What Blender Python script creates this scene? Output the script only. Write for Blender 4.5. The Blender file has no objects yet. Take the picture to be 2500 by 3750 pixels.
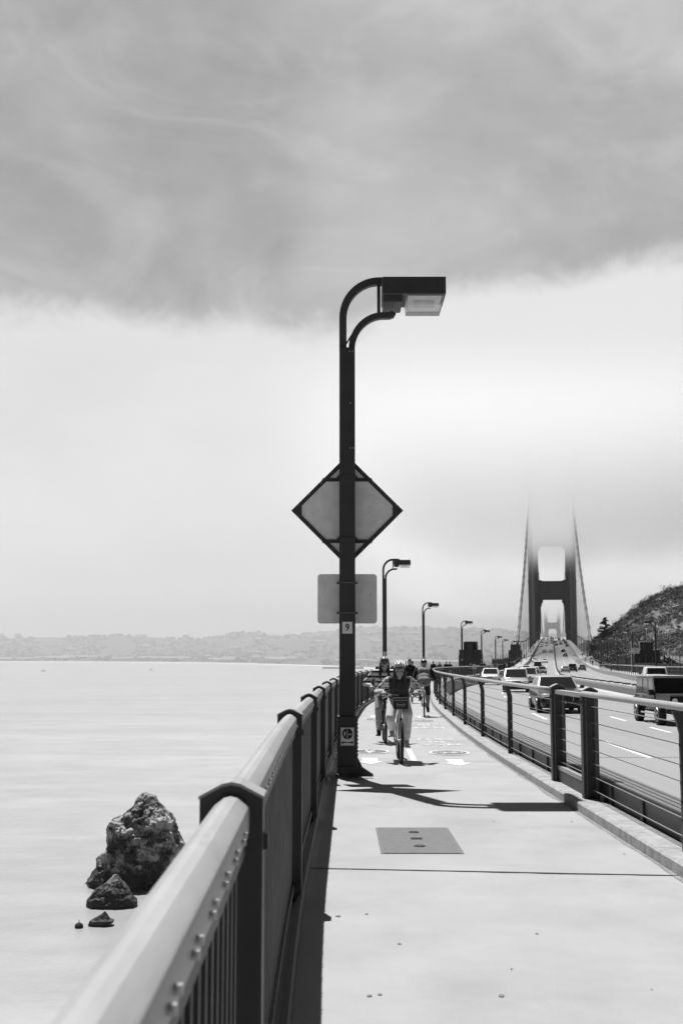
import bpy, bmesh, math, random
from mathutils import Vector, Matrix, Euler, noise
random.seed(11)
R = math.radians
SC = bpy.context.scene
COL = SC.collection
V = Vector
# ------------------------------------------------------------------ camera geometry
F, CX, CY, PITCH = 4200.0, 1250.0, 1875.0, R(6.387)
EYE = V((0, 0, 1.555))
def at(px, py, Y):
    """point seen at a pixel of the photograph, at forward distance Y"""
    x, y = (px - CX) / F, (CY - py) / F
    d = V((x, math.cos(PITCH) - y * math.sin(PITCH), math.sin(PITCH) + y * math.cos(PITCH)))
    return EYE + d * (Y / d.y)
def atz(px, py, z):
    x, y = (px - CX) / F, (CY - py) / F
    d = V((x, math.cos(PITCH) - y * math.sin(PITCH), math.sin(PITCH) + y * math.cos(PITCH)))
    return EYE + d * ((z - EYE.z) / d.z)
def spline(pts):
    xs = [p[0] for p in pts]; ys = [p[1] for p in pts]; n = len(xs)
    d = [(ys[i + 1] - ys[i]) / (xs[i + 1] - xs[i]) for i in range(n - 1)]
    m = [d[0]] + [0 if d[i - 1] * d[i] <= 0 else 2 * d[i - 1] * d[i] / (d[i - 1] + d[i]) for i in range(1, n - 1)] + [d[-1]]
    def f(x):
        if x <= xs[0]: return ys[0] + m[0] * (x - xs[0])
        if x >= xs[-1]: return ys[-1] + m[-1] * (x - xs[-1])
        lo = 0
        while xs[lo + 1] < x: lo += 1
        h = xs[lo + 1] - xs[lo]; t = (x - xs[lo]) / h
        return (ys[lo] * (1 + 2 * t) * (1 - t) ** 2 + m[lo] * h * t * (1 - t) ** 2
                + ys[lo + 1] * t * t * (3 - 2 * t) + m[lo + 1] * h * t * t * (t - 1))
    return f
# kerb line, outer rail line, height of the walk
KERB = spline([(-20, 2.5), (0, 2.48), (8.7, 2.472), (13.2, 2.485), (17.8, 2.503), (25, 2.634), (28.2, 2.734), (39, 3.157), (49, 3.773), (59.7, 4.58), (71, 5.72), (85, 7.5),
               (100, 9.75), (120, 13.31), (143, 17.51), (2900, 520.9)])
_out = spline([(-20, -.2), (-5, -.22), (1, -.252), (3.09, -.286), (7.9, -.345), (11.5, -.324), (15.4, -.297), (19.2, -.24), (24.2, -.125), (32, .2), (42, .68),
               (48.5, 1.2), (59, 1.98), (71, 3.12)])
def OUT(y): return _out(y) if y < 71 else KERB(y) - 2.6
ZW = spline([(-20, .38), (0, 0), (60, -1.14), (100, -1.95), (143, -2.85), (185, -3.6), (228, -4.45), (270, -5.1), (330, -5.6), (393, -5.6),
             (535, -3.6), (701, -.8), (893, 1.9), (1000, 3.35), (1093, 4.3), (1250, 4.9), (1400, 4.6), (1800, 2.5), (2600, -4), (2900, -7)])
ROAD = -.6
def hdg(y): return math.atan((KERB(y + .5) - KERB(y - .5)))
def P(y, o=0., dz=0.): return V((KERB(y) + o, y, ZW(y) + dz))
def PO(y, o=0., dz=0.): return V((OUT(y) + o, y, ZW(y) + dz))
def smooth01(t):
    t = max(0., min(1., t)); return t * t * (3 - 2 * t)
# ------------------------------------------------------------------ properties
def tag(o, label=None, cat=None, group=None, kind=None):
    if label: o['label'] = label
    if cat: o['category'] = cat
    if group: o['group'] = group
    if kind: o['kind'] = kind
    return o
def empty(name, loc=(0, 0, 0), rz=0., label=None, cat=None, group=None, rx=0.):
    o = bpy.data.objects.new(name, None); COL.objects.link(o)
    o.empty_display_size = .2
    o.location = loc; o.rotation_euler = (rx, 0, rz)
    return tag(o, label, cat, group)
KIDS = {}
def adopt(c, p):
    if p is not None:
        c.parent = p
        KIDS.setdefault(p.name, []).append(c)
    return c
def copy_tree(o, parent=None, skip=()):
    c = o.copy(); COL.objects.link(c)
    if parent is not None: adopt(c, parent)
    for ch in KIDS.get(o.name, []):
        if ch.name.split('.')[0] in skip: continue
        copy_tree(ch, c, skip)
    return c
def place(o, loc, rz=0., label=None, group=None, rx=0., cat=None):
    o.location = loc; o.rotation_euler = (rx, 0, rz)
    return tag(o, label, cat, group)
# ------------------------------------------------------------------ mesh builder
class MB:
    def __init__(s): s.v = []; s.f = []; s.mi = []; s.m = 0
    def add(s, vs, fs):
        b = len(s.v); s.v += [tuple(p) for p in vs]
        s.f += [tuple(i + b for i in f) for f in fs]; s.mi += [s.m] * len(fs)
        return s
    def box(s, c, d, rot=None, taper=1.):
        hx, hy, hz = d[0] / 2, d[1] / 2, d[2] / 2
        vs = []
        for z in (-1, 1):
            k = taper if z > 0 else 1.
            for x, y in ((-1, -1), (1, -1), (1, 1), (-1, 1)):
                p = V((x * hx * k, y * hy * k, z * hz))
                if rot is not None: p = rot @ p
                vs.append(p + V(c))
        return s.add(vs, [(3, 2, 1, 0), (4, 5, 6, 7), (0, 1, 5, 4), (1, 2, 6, 5), (2, 3, 7, 6), (3, 0, 4, 7)])
    def bbox(s, c, d, b=.01, rot=None):
        """box with chamfered edges"""
        bm = bmesh.new(); bmesh.ops.create_cube(bm, size=1)
        bmesh.ops.scale(bm, vec=d, verts=bm.verts)
        bmesh.ops.bevel(bm, geom=bm.edges[:], offset=min(b, .45 * min(d)), segments=2, affect='EDGES', profile=.5)
        M = Matrix.Translation(V(c)) @ (rot.to_4x4() if rot is not None else Matrix())
        bm.verts.ensure_lookup_table()
        vs = [M @ v.co for v in bm.verts]; fs = [[v.index for v in f.verts] for f in bm.faces]
        bm.verts.index_update(); fs = [[v.index for v in f.verts] for f in bm.faces]
        bm.free(); return s.add(vs, fs)
    def ring(s, c, ax, r, n, ref=None, r2=None):
        ax = ax.normalized(); ref = ref or (V((0, 0, 1)) if abs(ax.z) < .9 else V((0, 1, 0)))
        u = ax.cross(ref).normalized(); w = u.cross(ax).normalized(); r2 = r if r2 is None else r2
        return [c + u * (r * math.cos(2 * math.pi * i / n)) + w * (r2 * math.sin(2 * math.pi * i / n)) for i in range(n)]
    def tube(s, path, r, n=8, caps=True, closed=False):
        path = [V(p) for p in path]; k = len(path)
        rs = r if isinstance(r, (list, tuple)) else [r] * k
        vs = []; fs = []; prev = None
        for i, p in enumerate(path):
            if closed: t = path[(i + 1) % k] - path[i - 1]
            else: t = path[min(i + 1, k - 1)] - path[max(i - 1, 0)]
            t.normalize()
            if prev is None:
                ref = V((0, 0, 1)) if abs(t.z) < .9 else V((0, 1, 0)); u = t.cross(ref).normalized()
            else:
                u = (prev - t * prev.dot(t)).normalized()
            prev = u; w = t.cross(u)
            vs += [p + u * (rs[i] * math.cos(2 * math.pi * j / n)) + w * (rs[i] * math.sin(2 * math.pi * j / n)) for j in range(n)]
        for i in range(k if closed else k - 1):
            a, b = i * n, ((i + 1) % k) * n
            for j in range(n): fs.append((a + j, a + (j + 1) % n, b + (j + 1) % n, b + j))
        if caps and not closed:
            fs.append(tuple(range(n - 1, -1, -1))); fs.append(tuple((k - 1) * n + j for j in range(n)))
        return s.add(vs, fs)
    def cyl(s, a, b, r, n=12, r2=None): return s.tube([a, b], [r, r if r2 is None else r2], n)
    def sweep(s, frames, prof, closed=True, caps=True):
        """frames: list of functions/pos tuples (origin, right, up); prof: 2D points"""
        n = len(prof); vs = []; fs = []
        for (o, r, u) in frames: vs += [o + r * a + u * b for a, b in prof]
        for i in range(len(frames) - 1):
            for j in range(n if closed else n - 1):
                k = (j + 1) % n
                fs.append((i * n + j, i * n + k, (i + 1) * n + k, (i + 1) * n + j))
        if caps and closed:
            fs.append(tuple(range(n - 1, -1, -1))); fs.append(tuple((len(frames) - 1) * n + j for j in range(n)))
        return s.add(vs, fs)
    def prism(s, poly, a, b):
        """poly: list of 3-D points (planar), extruded by vectors a -> b"""
        n = len(poly); a = V(a); b = V(b)
        vs = [V(p) + a for p in poly] + [V(p) + b for p in poly]
        return s.add(vs, [tuple(range(n - 1, -1, -1)), tuple(range(n, 2 * n))] + [(i, (i + 1) % n, n + (i + 1) % n, n + i) for i in range(n)])
    def lathe(s, c, prof, n=16, ax='z'):
        vs = []; fs = []; k = len(prof)
        for r, h in prof:
            for j in range(n):
                t = 2 * math.pi * j / n; x, y = r * math.cos(t), r * math.sin(t)
                vs.append(V(c) + (V((x, y, h)) if ax == 'z' else V((h, x, y)) if ax == 'x' else V((y, h, x))))
        for i in range(k - 1):
            for j in range(n): fs.append((i * n + j, i * n + (j + 1) % n, (i + 1) * n + (j + 1) % n, (i + 1) * n + j))
        fs.append(tuple(range(n - 1, -1, -1))); fs.append(tuple((k - 1) * n + j for j in range(n)))
        return s.add(vs, fs)
    def ball(s, c, r, n=8, m=6):
        r = r if hasattr(r, '__len__') else (r, r, r); vs = [V(c) + V((0, 0, r[2]))]; fs = []
        for i in range(1, m):
            a = math.pi * i / m
            for j in range(n):
                t = 2 * math.pi * j / n
                vs.append(V(c) + V((r[0] * math.sin(a) * math.cos(t), r[1] * math.sin(a) * math.sin(t), r[2] * math.cos(a))))
        vs.append(V(c) - V((0, 0, r[2]))); last = len(vs) - 1
        for j in range(n): fs.append((0, 1 + j, 1 + (j + 1) % n))
        for i in range(m - 2):
            for j in range(n):
                a = 1 + i * n
                fs.append((a + j, a + n + j, a + n + (j + 1) % n, a + (j + 1) % n))
        a = 1 + (m - 2) * n
        for j in range(n): fs.append((a + j, last, a + (j + 1) % n))
        return s.add(vs, fs)
    def build(s, name, mats, parent=None, smooth=False, label=None, auto=None):
        me = bpy.data.meshes.new(name); me.from_pydata(s.v, [], s.f); me.validate(clean_customdata=False)
        mats = mats if isinstance(mats, (list, tuple)) else [mats]
        for m in mats: me.materials.append(m)
        if len(mats) > 1 and len(me.polygons) == len(s.mi): me.polygons.foreach_set('material_index', s.mi)
        bm = bmesh.new(); bm.from_mesh(me); bmesh.ops.recalc_face_normals(bm, faces=bm.faces[:]); bm.to_mesh(me); bm.free()
        if smooth:
            me.polygons.foreach_set('use_smooth', [True] * len(me.polygons))
            if auto: me.set_sharp_from_angle(angle=R(auto))
        me.update()
        o = bpy.data.objects.new(name, me); COL.objects.link(o)
        adopt(o, parent)
        if label: o['label'] = label
        return o
def sheet(name, verts, faces, mat, kind=None, parent=None, smooth=True):
    me = bpy.data.meshes.new(name); me.from_pydata([tuple(v) for v in verts], [], faces); me.materials.append(mat)
    if smooth: me.polygons.foreach_set('use_smooth', [True] * len(me.polygons))
    me.update(); o = bpy.data.objects.new(name, me); COL.objects.link(o); adopt(o, parent)
    if kind: o['kind'] = kind
    return o
# flat drawings (signs, road paint): polygons in u,v then mapped to 3-D
class Flat:
    def __init__(s): s.p = []
    def poly(s, pts): s.p.append([tuple(p) for p in pts]); return s
    def line(s, a, b, w):
        a, b = V((a[0], a[1])), V((b[0], b[1])); d = (b - a).normalized() * (w / 2); n = V((-d.y, d.x))
        return s.poly([a + n - d * .3, a - n - d * .3, b - n + d * .3, b + n + d * .3])
    def disc(s, c, r, n=24, r2=None):
        r2 = r2 or r
        return s.poly([(c[0] + r * math.cos(2 * math.pi * i / n), c[1] + r2 * math.sin(2 * math.pi * i / n)) for i in range(n)])
    def ring(s, c, ro, ri, n=28, k=1.):
        for i in range(n):
            t0, t1 = 2 * math.pi * i / n, 2 * math.pi * (i + 1) / n
            s.poly([(c[0] + r * math.cos(t), c[1] + k * r * math.sin(t)) for r, t in ((ro, t0), (ro, t1), (ri, t1), (ri, t0))])
        return s
    def walker(s, c, h):
        k = h; o = c
        g = lambda x, y: (o[0] + x * k, o[1] + y * k)
        s.disc(g(.03, .42), .075 * k, 12)
        s.poly([g(-.07, .3), g(.1, .3), g(.09, -.02), g(-.06, -.02)])
        s.line(g(-.06, .27), g(-.17, .12), .07 * k); s.line(g(-.17, .12), g(-.14, -.02), .055 * k)
        s.line(g(.08, .27), g(.16, .1), .07 * k); s.line(g(.16, .1), g(.24, .05), .055 * k)
        s.line(g(-.02, 0), g(-.08, -.22), .095 * k); s.line(g(-.08, -.22), g(-.22, -.47), .075 * k)
        s.line(g(.05, 0), g(.12, -.24), .095 * k); s.line(g(.12, -.24), g(.16, -.48), .075 * k)
        return s
    def cycle(s, c, w):
        k = w; g = lambda x, y: (c[0] + x * k, c[1] + y * k)
        for x in (-.3, .3): s.ring(g(x, -.1), .2 * k, .16 * k, 20)
        for a, b in (((-.3, -.1), (-.15, .14)), ((-.15, .14), (.2, .14)), ((.2, .14), (-.02, -.12)), ((-.02, -.12), (-.3, -.1)), ((-.02, -.12), (-.18, .22)),
                     ((.3, -.1), (.18, .26)), ((.18, .26), (.28, .28)), ((-.26, .22), (-.1, .22))):
            s.line(g(*a), g(*b), .045 * k)
        return s
    def emit(s, mb, fn):
        for p in s.p: mb.add([fn(u, v) for u, v in p], [tuple(range(len(p)))])
def text_geo(txt, size=1., align='CENTER'):
    cu = bpy.data.curves.new('lettering', 'FONT'); cu.body = txt; cu.size = size; cu.align_x = align; cu.align_y = 'CENTER'; cu.resolution_u = 2
    ob = bpy.data.objects.new('lettering', cu); COL.objects.link(ob)
    dg = bpy.context.evaluated_depsgraph_get(); me = ob.evaluated_get(dg).to_mesh()
    vs = [(v.co.x, v.co.y) for v in me.vertices]; fs = [tuple(p.vertices) for p in me.polygons]
    ob.evaluated_get(dg).to_mesh_clear(); bpy.data.objects.remove(ob); bpy.data.curves.remove(cu)
    return vs, fs
def put_text(mb, txt, size, fn, sx=1., bold=0.):
    vs, fs = text_geo(txt, size)
    mb.add([fn(u * sx, v) for u, v in vs], fs)
    if bold:
        for du in (-bold, bold): mb.add([fn(u * sx + du, v) for u, v in vs], fs)
# ------------------------------------------------------------------ materials (all greys: the photograph is black and white)
def mat(name, base, rough=.6, spec=.5, metal=0., var=.0, scale=6., bump=0., bscale=40., stretch=None, dark=None, dscale=3., dthr=(.55, .75), coat=0., aniso=None, bd=.02):
    m = bpy.data.materials.new(name); m.use_nodes = True; nt = m.node_tree; b = nt.nodes['Principled BSDF']
    N = lambda t: nt.nodes.new(t)
    b.inputs['Roughness'].default_value = rough; b.inputs['Metallic'].default_value = metal
    b.inputs['Specular IOR Level'].default_value = spec; b.inputs['Coat Weight'].default_value = coat; b.inputs['Coat Roughness'].default_value = .06
    b.inputs['Base Color'].default_value = (base, base, base, 1)
    tc = N('ShaderNodeTexCoord'); mp = N('ShaderNodeMapping'); nt.links.new(tc.outputs['Object'], mp.inputs['Vector'])
    if stretch: mp.inputs['Scale'].default_value = stretch
    col = None
    if var:
        n = N('ShaderNodeTexNoise'); n.inputs['Scale'].default_value = scale; n.inputs['Detail'].default_value = 8; n.inputs['Roughness'].default_value = .65
        nt.links.new(mp.outputs[0], n.inputs['Vector'])
        r = N('ShaderNodeMapRange'); r.inputs['From Min'].default_value = .3; r.inputs['From Max'].default_value = .7
        r.inputs['To Min'].default_value = base * (1 - var); r.inputs['To Max'].default_value = base * (1 + var)
        nt.links.new(n.outputs['Fac'], r.inputs['Value']); col = r.outputs[0]
        r2 = N('ShaderNodeMapRange'); r2.inputs['To Min'].default_value = max(0, rough - .12); r2.inputs['To Max'].default_value = min(1, rough + .12)
        nt.links.new(n.outputs['Fac'], r2.inputs['Value']); nt.links.new(r2.outputs[0], b.inputs['Roughness'])
    if dark is not None:
        n = N('ShaderNodeTexNoise'); n.inputs['Scale'].default_value = dscale; n.inputs['Detail'].default_value = 10; n.inputs['Roughness'].default_value = .7
        nt.links.new(mp.outputs[0], n.inputs['Vector'])
        r = N('ShaderNodeMapRange'); r.inputs['From Min'].default_value = dthr[0]; r.inputs['From Max'].default_value = dthr[1]
        nt.links.new(n.outputs['Fac'], r.inputs['Value'])
        mx = N('ShaderNodeMix'); mx.data_type = 'FLOAT'; nt.links.new(r.outputs[0], mx.inputs[0])
        mx.inputs[2].default_value = base
        if col is not None: nt.links.new(col, mx.inputs[2])
        mx.inputs[3].default_value = dark; col = mx.outputs[0]
    if col is not None: nt.links.new(col, b.inputs['Base Color'])
    if bump:
        n = N('ShaderNodeTexNoise'); n.inputs['Scale'].default_value = bscale; n.inputs['Detail'].default_value = 6
        nt.links.new(mp.outputs[0], n.inputs['Vector'])
        bp = N('ShaderNodeBump'); bp.inputs['Strength'].default_value = bump; bp.inputs['Distance'].default_value = bd
        nt.links.new(n.outputs['Fac'], bp.inputs['Height']); nt.links.new(bp.outputs[0], b.inputs['Normal'])
    return m
M = {}
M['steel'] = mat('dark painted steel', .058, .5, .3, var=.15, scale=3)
M['steel_top'] = mat('pale mottled rail paint', .35, .5, .5, var=.2, scale=5, stretch=(1, .22, 1), dark=.2, dscale=7, dthr=(.6, .85), bump=.12, bscale=26)  # pale on every face, with random darker patches
M['steel_mid'] = mat('grey painted steel', .13, .5, .4, var=.2, scale=4)
M['pipe'] = mat('handrail paint', .36, .45, .5, var=.1, scale=5)
M['bolt'] = mat('bright bolt heads', .5, .4, .5)
M['wire'] = mat('steel wire', .3, .35, .5, metal=.6)
M['concrete'] = mat('walk concrete', .375, .85, .2, var=.1, scale=1.3, bump=.3, bscale=160, dark=.30, dscale=.5, dthr=(.52, .75))
M['kerb'] = mat('kerb concrete', .36, .9, .2, var=.25, scale=7, bump=.5, bscale=60, dark=.17, dscale=6, dthr=(.52, .75))
M['road'] = mat('road surface', .285, .85, .25, var=.08, scale=.25, stretch=(3, .12, 1), bump=.1, bscale=90, dark=.24, dscale=.12, dthr=(.5, .75))
M['paint'] = mat('road paint', .72, .7, .3, var=.06, scale=9, dark=.5, dscale=14, dthr=(.68, .85))
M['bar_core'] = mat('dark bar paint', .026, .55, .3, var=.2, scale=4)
M['bar'] = mat('lit bar edge tone', .27, .5, .4, var=.2, scale=4)  # thin bead tone: light along the bar edges put into the colour
M['paint_grey'] = mat('grey road paint', .17, .8, .2, var=.15, scale=9)
M['joint'] = mat('joint filler', .05, .9, .1, var=.5, scale=6)
M['alu'] = mat('aluminium sign back', .9, .5, .5, metal=.0, var=.12, scale=7, dark=.55, dscale=5, dthr=(.6, .8))
M['white'] = mat('white sign face', .85, .5, .4, var=.04, scale=4)
M['black'] = mat('black print', .025, .6, .3)
M['rubber'] = mat('rubber', .025, .75, .3, var=.3, scale=30)
M['dark_int'] = mat('dark plastic', .02, .6, .3)
def glass_mat(name, base=.02, rough=.05):
    m = mat(name, base, rough, .8); return m
M['glass'] = glass_mat('car glass'); M['glass_lit'] = mat('pale car glass', .16, .08, .9)
M['car_black'] = mat('black car paint', .012, .3, .4, coat=.45); M['car_white'] = mat('white car paint', .75, .3, .5, coat=.6)
M['car_silver'] = mat('silver car paint', .5, .3, .6, metal=.3, coat=.8); M['car_grey'] = mat('grey car paint', .12, .3, .5, coat=.8)
M['chrome'] = mat('chrome trim', .7, .2, .8, metal=1.); M['lamp'] = mat('headlamp lens', .9, .15, .9, coat=1.)
M['rim'] = mat('alloy rim', .45, .35, .6, metal=.5); M['tail'] = mat('tail lamp', .12, .25, .7)
SUN_E, EXPO, FOG_D, SKY_DK, SKY_LT, SKY_BR, SKY_UNSEEN, FOG_C, CLOUD_C, CLOUD_D, CLOUD_Z = .5e1, .3, .00029, .318, .435, .648, .012, .70, 1.0, .019, 49
# ================================================================== the deck: walk, kerb, road, barriers, railings
def steps(a, b):
    ys = []; y = a
    while y < b:
        ys.append(y); y += .5 if y < 60 else 1. if y < 150 else 3. if y < 420 else 10. if y < 1300 else 50.
    return ys + [b]
def strip(name, fns, ys, m, kind='structure', smooth=False, parent=None):
    vs = []; n = len(fns)
    for y in ys: vs += [f(y) for f in fns]
    fs = [(i * n + j, i * n + j + 1, (i + 1) * n + j + 1, (i + 1) * n + j) for i in range(len(ys) - 1) for j in range(n - 1)]
    fs = [f[::-1] for f in fs]
    o = sheet(name, vs, fs, m, None, parent, smooth)
    if kind: o['kind'] = kind
    return o
YS = steps(-8, 2700)
def pk(o, dz): return lambda y: P(y, o, dz)
strip('sidewalk', [lambda y: PO(y, -.16, -.3), lambda y: PO(y, -.16, 0), lambda y: PO(y, .5, 0), pk(0, 0)], YS, M['concrete'])
strip('kerb', [pk(-.001, -.02), pk(0, .085), pk(.02, .1), pk(.28, .1), pk(.29, .09), pk(.29, -.7)], steps(-8, 150), M['kerb'])
strip('road', [pk(.62, ROAD), pk(6, ROAD), pk(12, ROAD), pk(18.6, ROAD)], YS, M['road'])
strip('right_sidewalk', [pk(18.9, 0), pk(22.1, 0), pk(22.1, -.3)], YS, M['concrete'])
strip('bridge_deck', [lambda y: PO(y, -.17, -.05), lambda y: PO(y, -.17, -2.6), pk(22.15, -2.6), pk(22.15, -.05)], YS, M['steel'])
strip('bridge_deck', [pk(.29, -.64), pk(18.95, -.64)], YS, M['steel'])
# roadside guard beam, seen from behind: dark fascia and a grooved top
g = empty('guard_beam', P(10), 0, 'dark steel roadside beam with a grooved top running behind the cable railing', 'guard rail')
def world_child(o, p):
    adopt(o, p); o.matrix_parent_inverse = Matrix.Translation(V(p.location)).inverted() if not any(p.rotation_euler) else (Matrix.Translation(V(p.location)) @ p.rotation_euler.to_matrix().to_4x4()).inverted()
    return o
world_child(strip('fascia', [pk(.33, -.64), pk(.33, .30), pk(.345, .318), pk(.35, .30)], YS, M['steel'], None), g)
tops = MB()
for k in range(4):
    a = .35 + k * .075
    n0 = len(tops.v)
    prof = [(a, .27), (a, .318), (a + .058, .318), (a + .058, .27)]
    ys = steps(-8, 400)
    vs = []
    for y in ys: vs += [P(y, o_, z_) for o_, z_ in prof]
    tops.add(vs, [(i * 4 + j, (i + 1) * 4 + j, (i + 1) * 4 + j + 1, i * 4 + j + 1) for i in range(len(ys) - 1) for j in range(3)])
world_child(tops.build('top_channel', M['steel_mid']), g)
world_child(strip('road_face', [pk(.65, .27), pk(.655, .1), pk(.67, -.6)], YS, M['steel_mid'], None), g)
ribs = MB()
y = 2.
while y < 120:
    q = P(y, .318, -.15); ribs.box(q, (.024, .09, .86)); y += 1.27
world_child(ribs.build('rib', M['steel']), g)
g2 = empty('guard_beam', P(120, 18.7), 0, 'pale low roadside barrier curving along the far side of the road', 'guard rail')
world_child(strip('barrier_wall', [pk(18.6, -.62), pk(18.62, .12), pk(18.75, .16), pk(18.9, .12), pk(18.9, -.3)], YS, M['kerb'], None), g2)
# ------------------------------------------------------------------ walk details
def flatpatch(mb, x0, x1, y0, y1, dz=.004):
    mb.add([(x0, y0, ZW(y0) + dz), (x1, y0, ZW(y0) + dz), (x1, y1, ZW(y1) + dz), (x0, y1, ZW(y1) + dz)], [(0, 1, 2, 3)])
j = MB()
for yl, w, sk in ((8.98, .022, -.33), (18.43, .008, 0), (28.45, .008, 0), (38.4, .01, 0), (48.2, .01, 0), (58, .012, 0), (67, .012, 0), (77, .015, 0)):
    xs = [OUT(yl) - .1 + (KERB(yl) - OUT(yl) + .1) * i / 24 for i in range(25)]
    rnd = [random.uniform(.55, 1.3) for _ in xs]
    vs = []
    for i, x in enumerate(xs):
        yy = yl + sk * (i / 24) ** 1 * 1. + random.uniform(-.003, .003)
        vs += [(x, yy - w * rnd[i] * (1 if i > 10 else .6), ZW(yy) + .004), (x, yy + w * .6, ZW(yy) + .004)]
    j.add(vs, [(2 * i, 2 * i + 2, 2 * i + 3, 2 * i + 1) for i in range(24)])
j.build('pavement_joint', M['joint'])['kind'] = 'structure'
st = MB(); rs = random.Random(5)
for x, yy, r in [(rs.uniform(.0, 2.4), rs.uniform(4.5, 14), rs.uniform(.005, .011)) for _ in range(16)] + [(-.02, 7.3, .013), (.13, 5.6, .014), (.18, 5.62, .009), (.75, 5.6, .014), (1.05, 4.9, .013), (.32, 6.6, .009)]:
    st.add([(x + r * 1.3 * math.cos(t * .7) * rs.uniform(.6, 1.2), yy + r * 1.6 * math.sin(t * .7) * rs.uniform(.6, 1.2), ZW(yy) + .004) for t in range(9)], [tuple(range(9))])
st.build('pavement_stain', mat('gum stains', .2, .9, .1))['kind'] = 'structure'
dirt = MB(); rs = random.Random(6); vs = []; ys_ = [5 + .12 * k for k in range(420)]
for y in ys_:
    w = .018 + .05 * max(0, noise.noise(V((y * .9, 2, 0))) + .35) + .012 * rs.random(); vs += [P(y, -w, .0035), P(y, -.002, .0035)]
dirt.add(vs, [(2 * i, 2 * i + 1, 2 * i + 3, 2 * i + 2) for i in range(len(ys_) - 1)])
dirt.build('kerb_dirt', mat('kerb dirt', .24, .95, .1, var=.4, scale=12))['kind'] = 'structure'
seam = MB()
for y in (26.5, 47., 68.):
    vs = []
    for i in range(13):
        o = .8 + 17.6 * i / 12; vs += [P(y + .25 * i / 12, o, ROAD + .004), P(y + .25 * i / 12 + .07, o, ROAD + .004)]
    seam.add(vs, [(2 * i, 2 * i + 2, 2 * i + 3, 2 * i + 1) for i in range(12)])
seam.build('road_seam', mat('road seam', .17, .9, .1, var=.3, scale=5))['kind'] = 'structure'
# ------------------------------------------------------------------ painted markings on the walk
wp = MB(); wg = MB()
def ground(cx, cy, ang=0., dz=.005, kx=1., ky=1.):
    ca, sa = math.cos(ang), math.sin(ang)
    def f(u, v):
        u *= kx; v *= ky
        x, y = cx + u * ca - v * sa, cy + u * sa + v * ca
        return (x, y, ZW(y) + dz)
    return f
def arrow(cx, cy, ang, w=.44, L=1.15):
    Flat().poly([(-w * .3, -L * .5), (w * .3, -L * .5), (w * .26, .05 * L), (-w * .26, .05 * L)]).poly([(-w / 2, .05 * L), (w / 2, .05 * L), (0, L * .5)]).emit(wp, ground(cx, cy, ang))
def badge(cx, cy, ang, walk, r=.33):
    Flat().disc((0, 0), r * .92, 32).emit(wg, ground(cx, cy, ang, .004, 1, 1.6))
    f = Flat().ring((0, 0), r, r * .88, 36); f.emit(wp, ground(cx, cy, ang, .0085, 1, 1.6))
    f = Flat(); (f.walker((0, 0), r * 1.25) if walk else f.cycle((0, 0), r * 1.35)); f.emit(wp, ground(cx, cy, ang, .0085, 1.05, 1.6))
def words(cx, cy, ang, lines, size, gap, kx, ky):
    for i, t in enumerate(lines):
        vs, fs = text_geo(t, size)
        f = ground(cx, cy, ang, .005, kx, ky)
        for du in (-.014, 0, .014): wp.add([f(u + du, v + (1 - i) * gap) for u, v in vs], fs)
arrow(.458, 18.47, math.pi); badge(.5, 20.4, math.pi, True)
arrow(1.80, 18.2, math.pi); badge(1.86, 20.14, math.pi, False, .345)
words(1.89, 22.9, math.pi, ['MAX', '10', 'MPH'], .34, .36, 1.05, 2.1)
arrow(.97, 33.5, 0); badge(.94, 31.9, 0, True)
arrow(2.3, 33.2, 0); badge(2.2, 31.2, 0, False)
words(2.1, 28.4, 0, ['MAX', '10', 'MPH'], .34, .36, 1.05, 2.1)
for y0, y1, x0, x1 in ((18.32, 20.93, 1.149, 1.206), (30.2, 32.5, 1.42, 1.5), (42, 44.5, 2.0, 2.12)):
    wp.add([(x0 - .045, y0, ZW(y0) + .005), (x0 + .045, y0, ZW(y0) + .005), (x1 + .045, y1, ZW(y1) + .005), (x1 - .045, y1, ZW(y1) + .005)], [(0, 1, 2, 3)])
wp.build('path_marking', M['paint'])['kind'] = 'structure'
wg.build('path_marking', M['paint_grey'])['kind'] = 'structure'
# ------------------------------------------------------------------ painted markings on the road
def loff(base, y): return base + (.75 if base < 9 else 1.2) * (1 - smooth01((y - 60) / 90))
rp = MB()
def dash(o, y0, y1, w=.07):
    n = max(1, int((y1 - y0) / 3)); vs = []
    for i in range(n + 1):
        y = y0 + (y1 - y0) * i / n; vs += [P(y, loff(o, y) - w, ROAD + .004), P(y, loff(o, y) + w, ROAD + .004)]
    rp.add(vs, [(2 * i, 2 * i + 1, 2 * i + 3, 2 * i + 2) for i in range(n)])
for a, b in ((8.5, 13.5), (26.4, 31.9), (44.1, 49.5), (61, 65)): dash(3.57, a, b)
for a, b in ((19, 23), (35.9, 38.8), (43., 46.5), (52, 55.5), (62, 65)): dash(6.38, a, b)
y = 72.
while y < 700:
    for o in (3.65, 6.6): dash(o, y, y + 3, .07 if y < 150 else .09)
    for o in (12.6, 15.6): dash(o, y + 4, y + 7, .07 if y < 150 else .09)
    y += 9.
rp.build('road_marking', M['paint'])['kind'] = 'structure'
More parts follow.
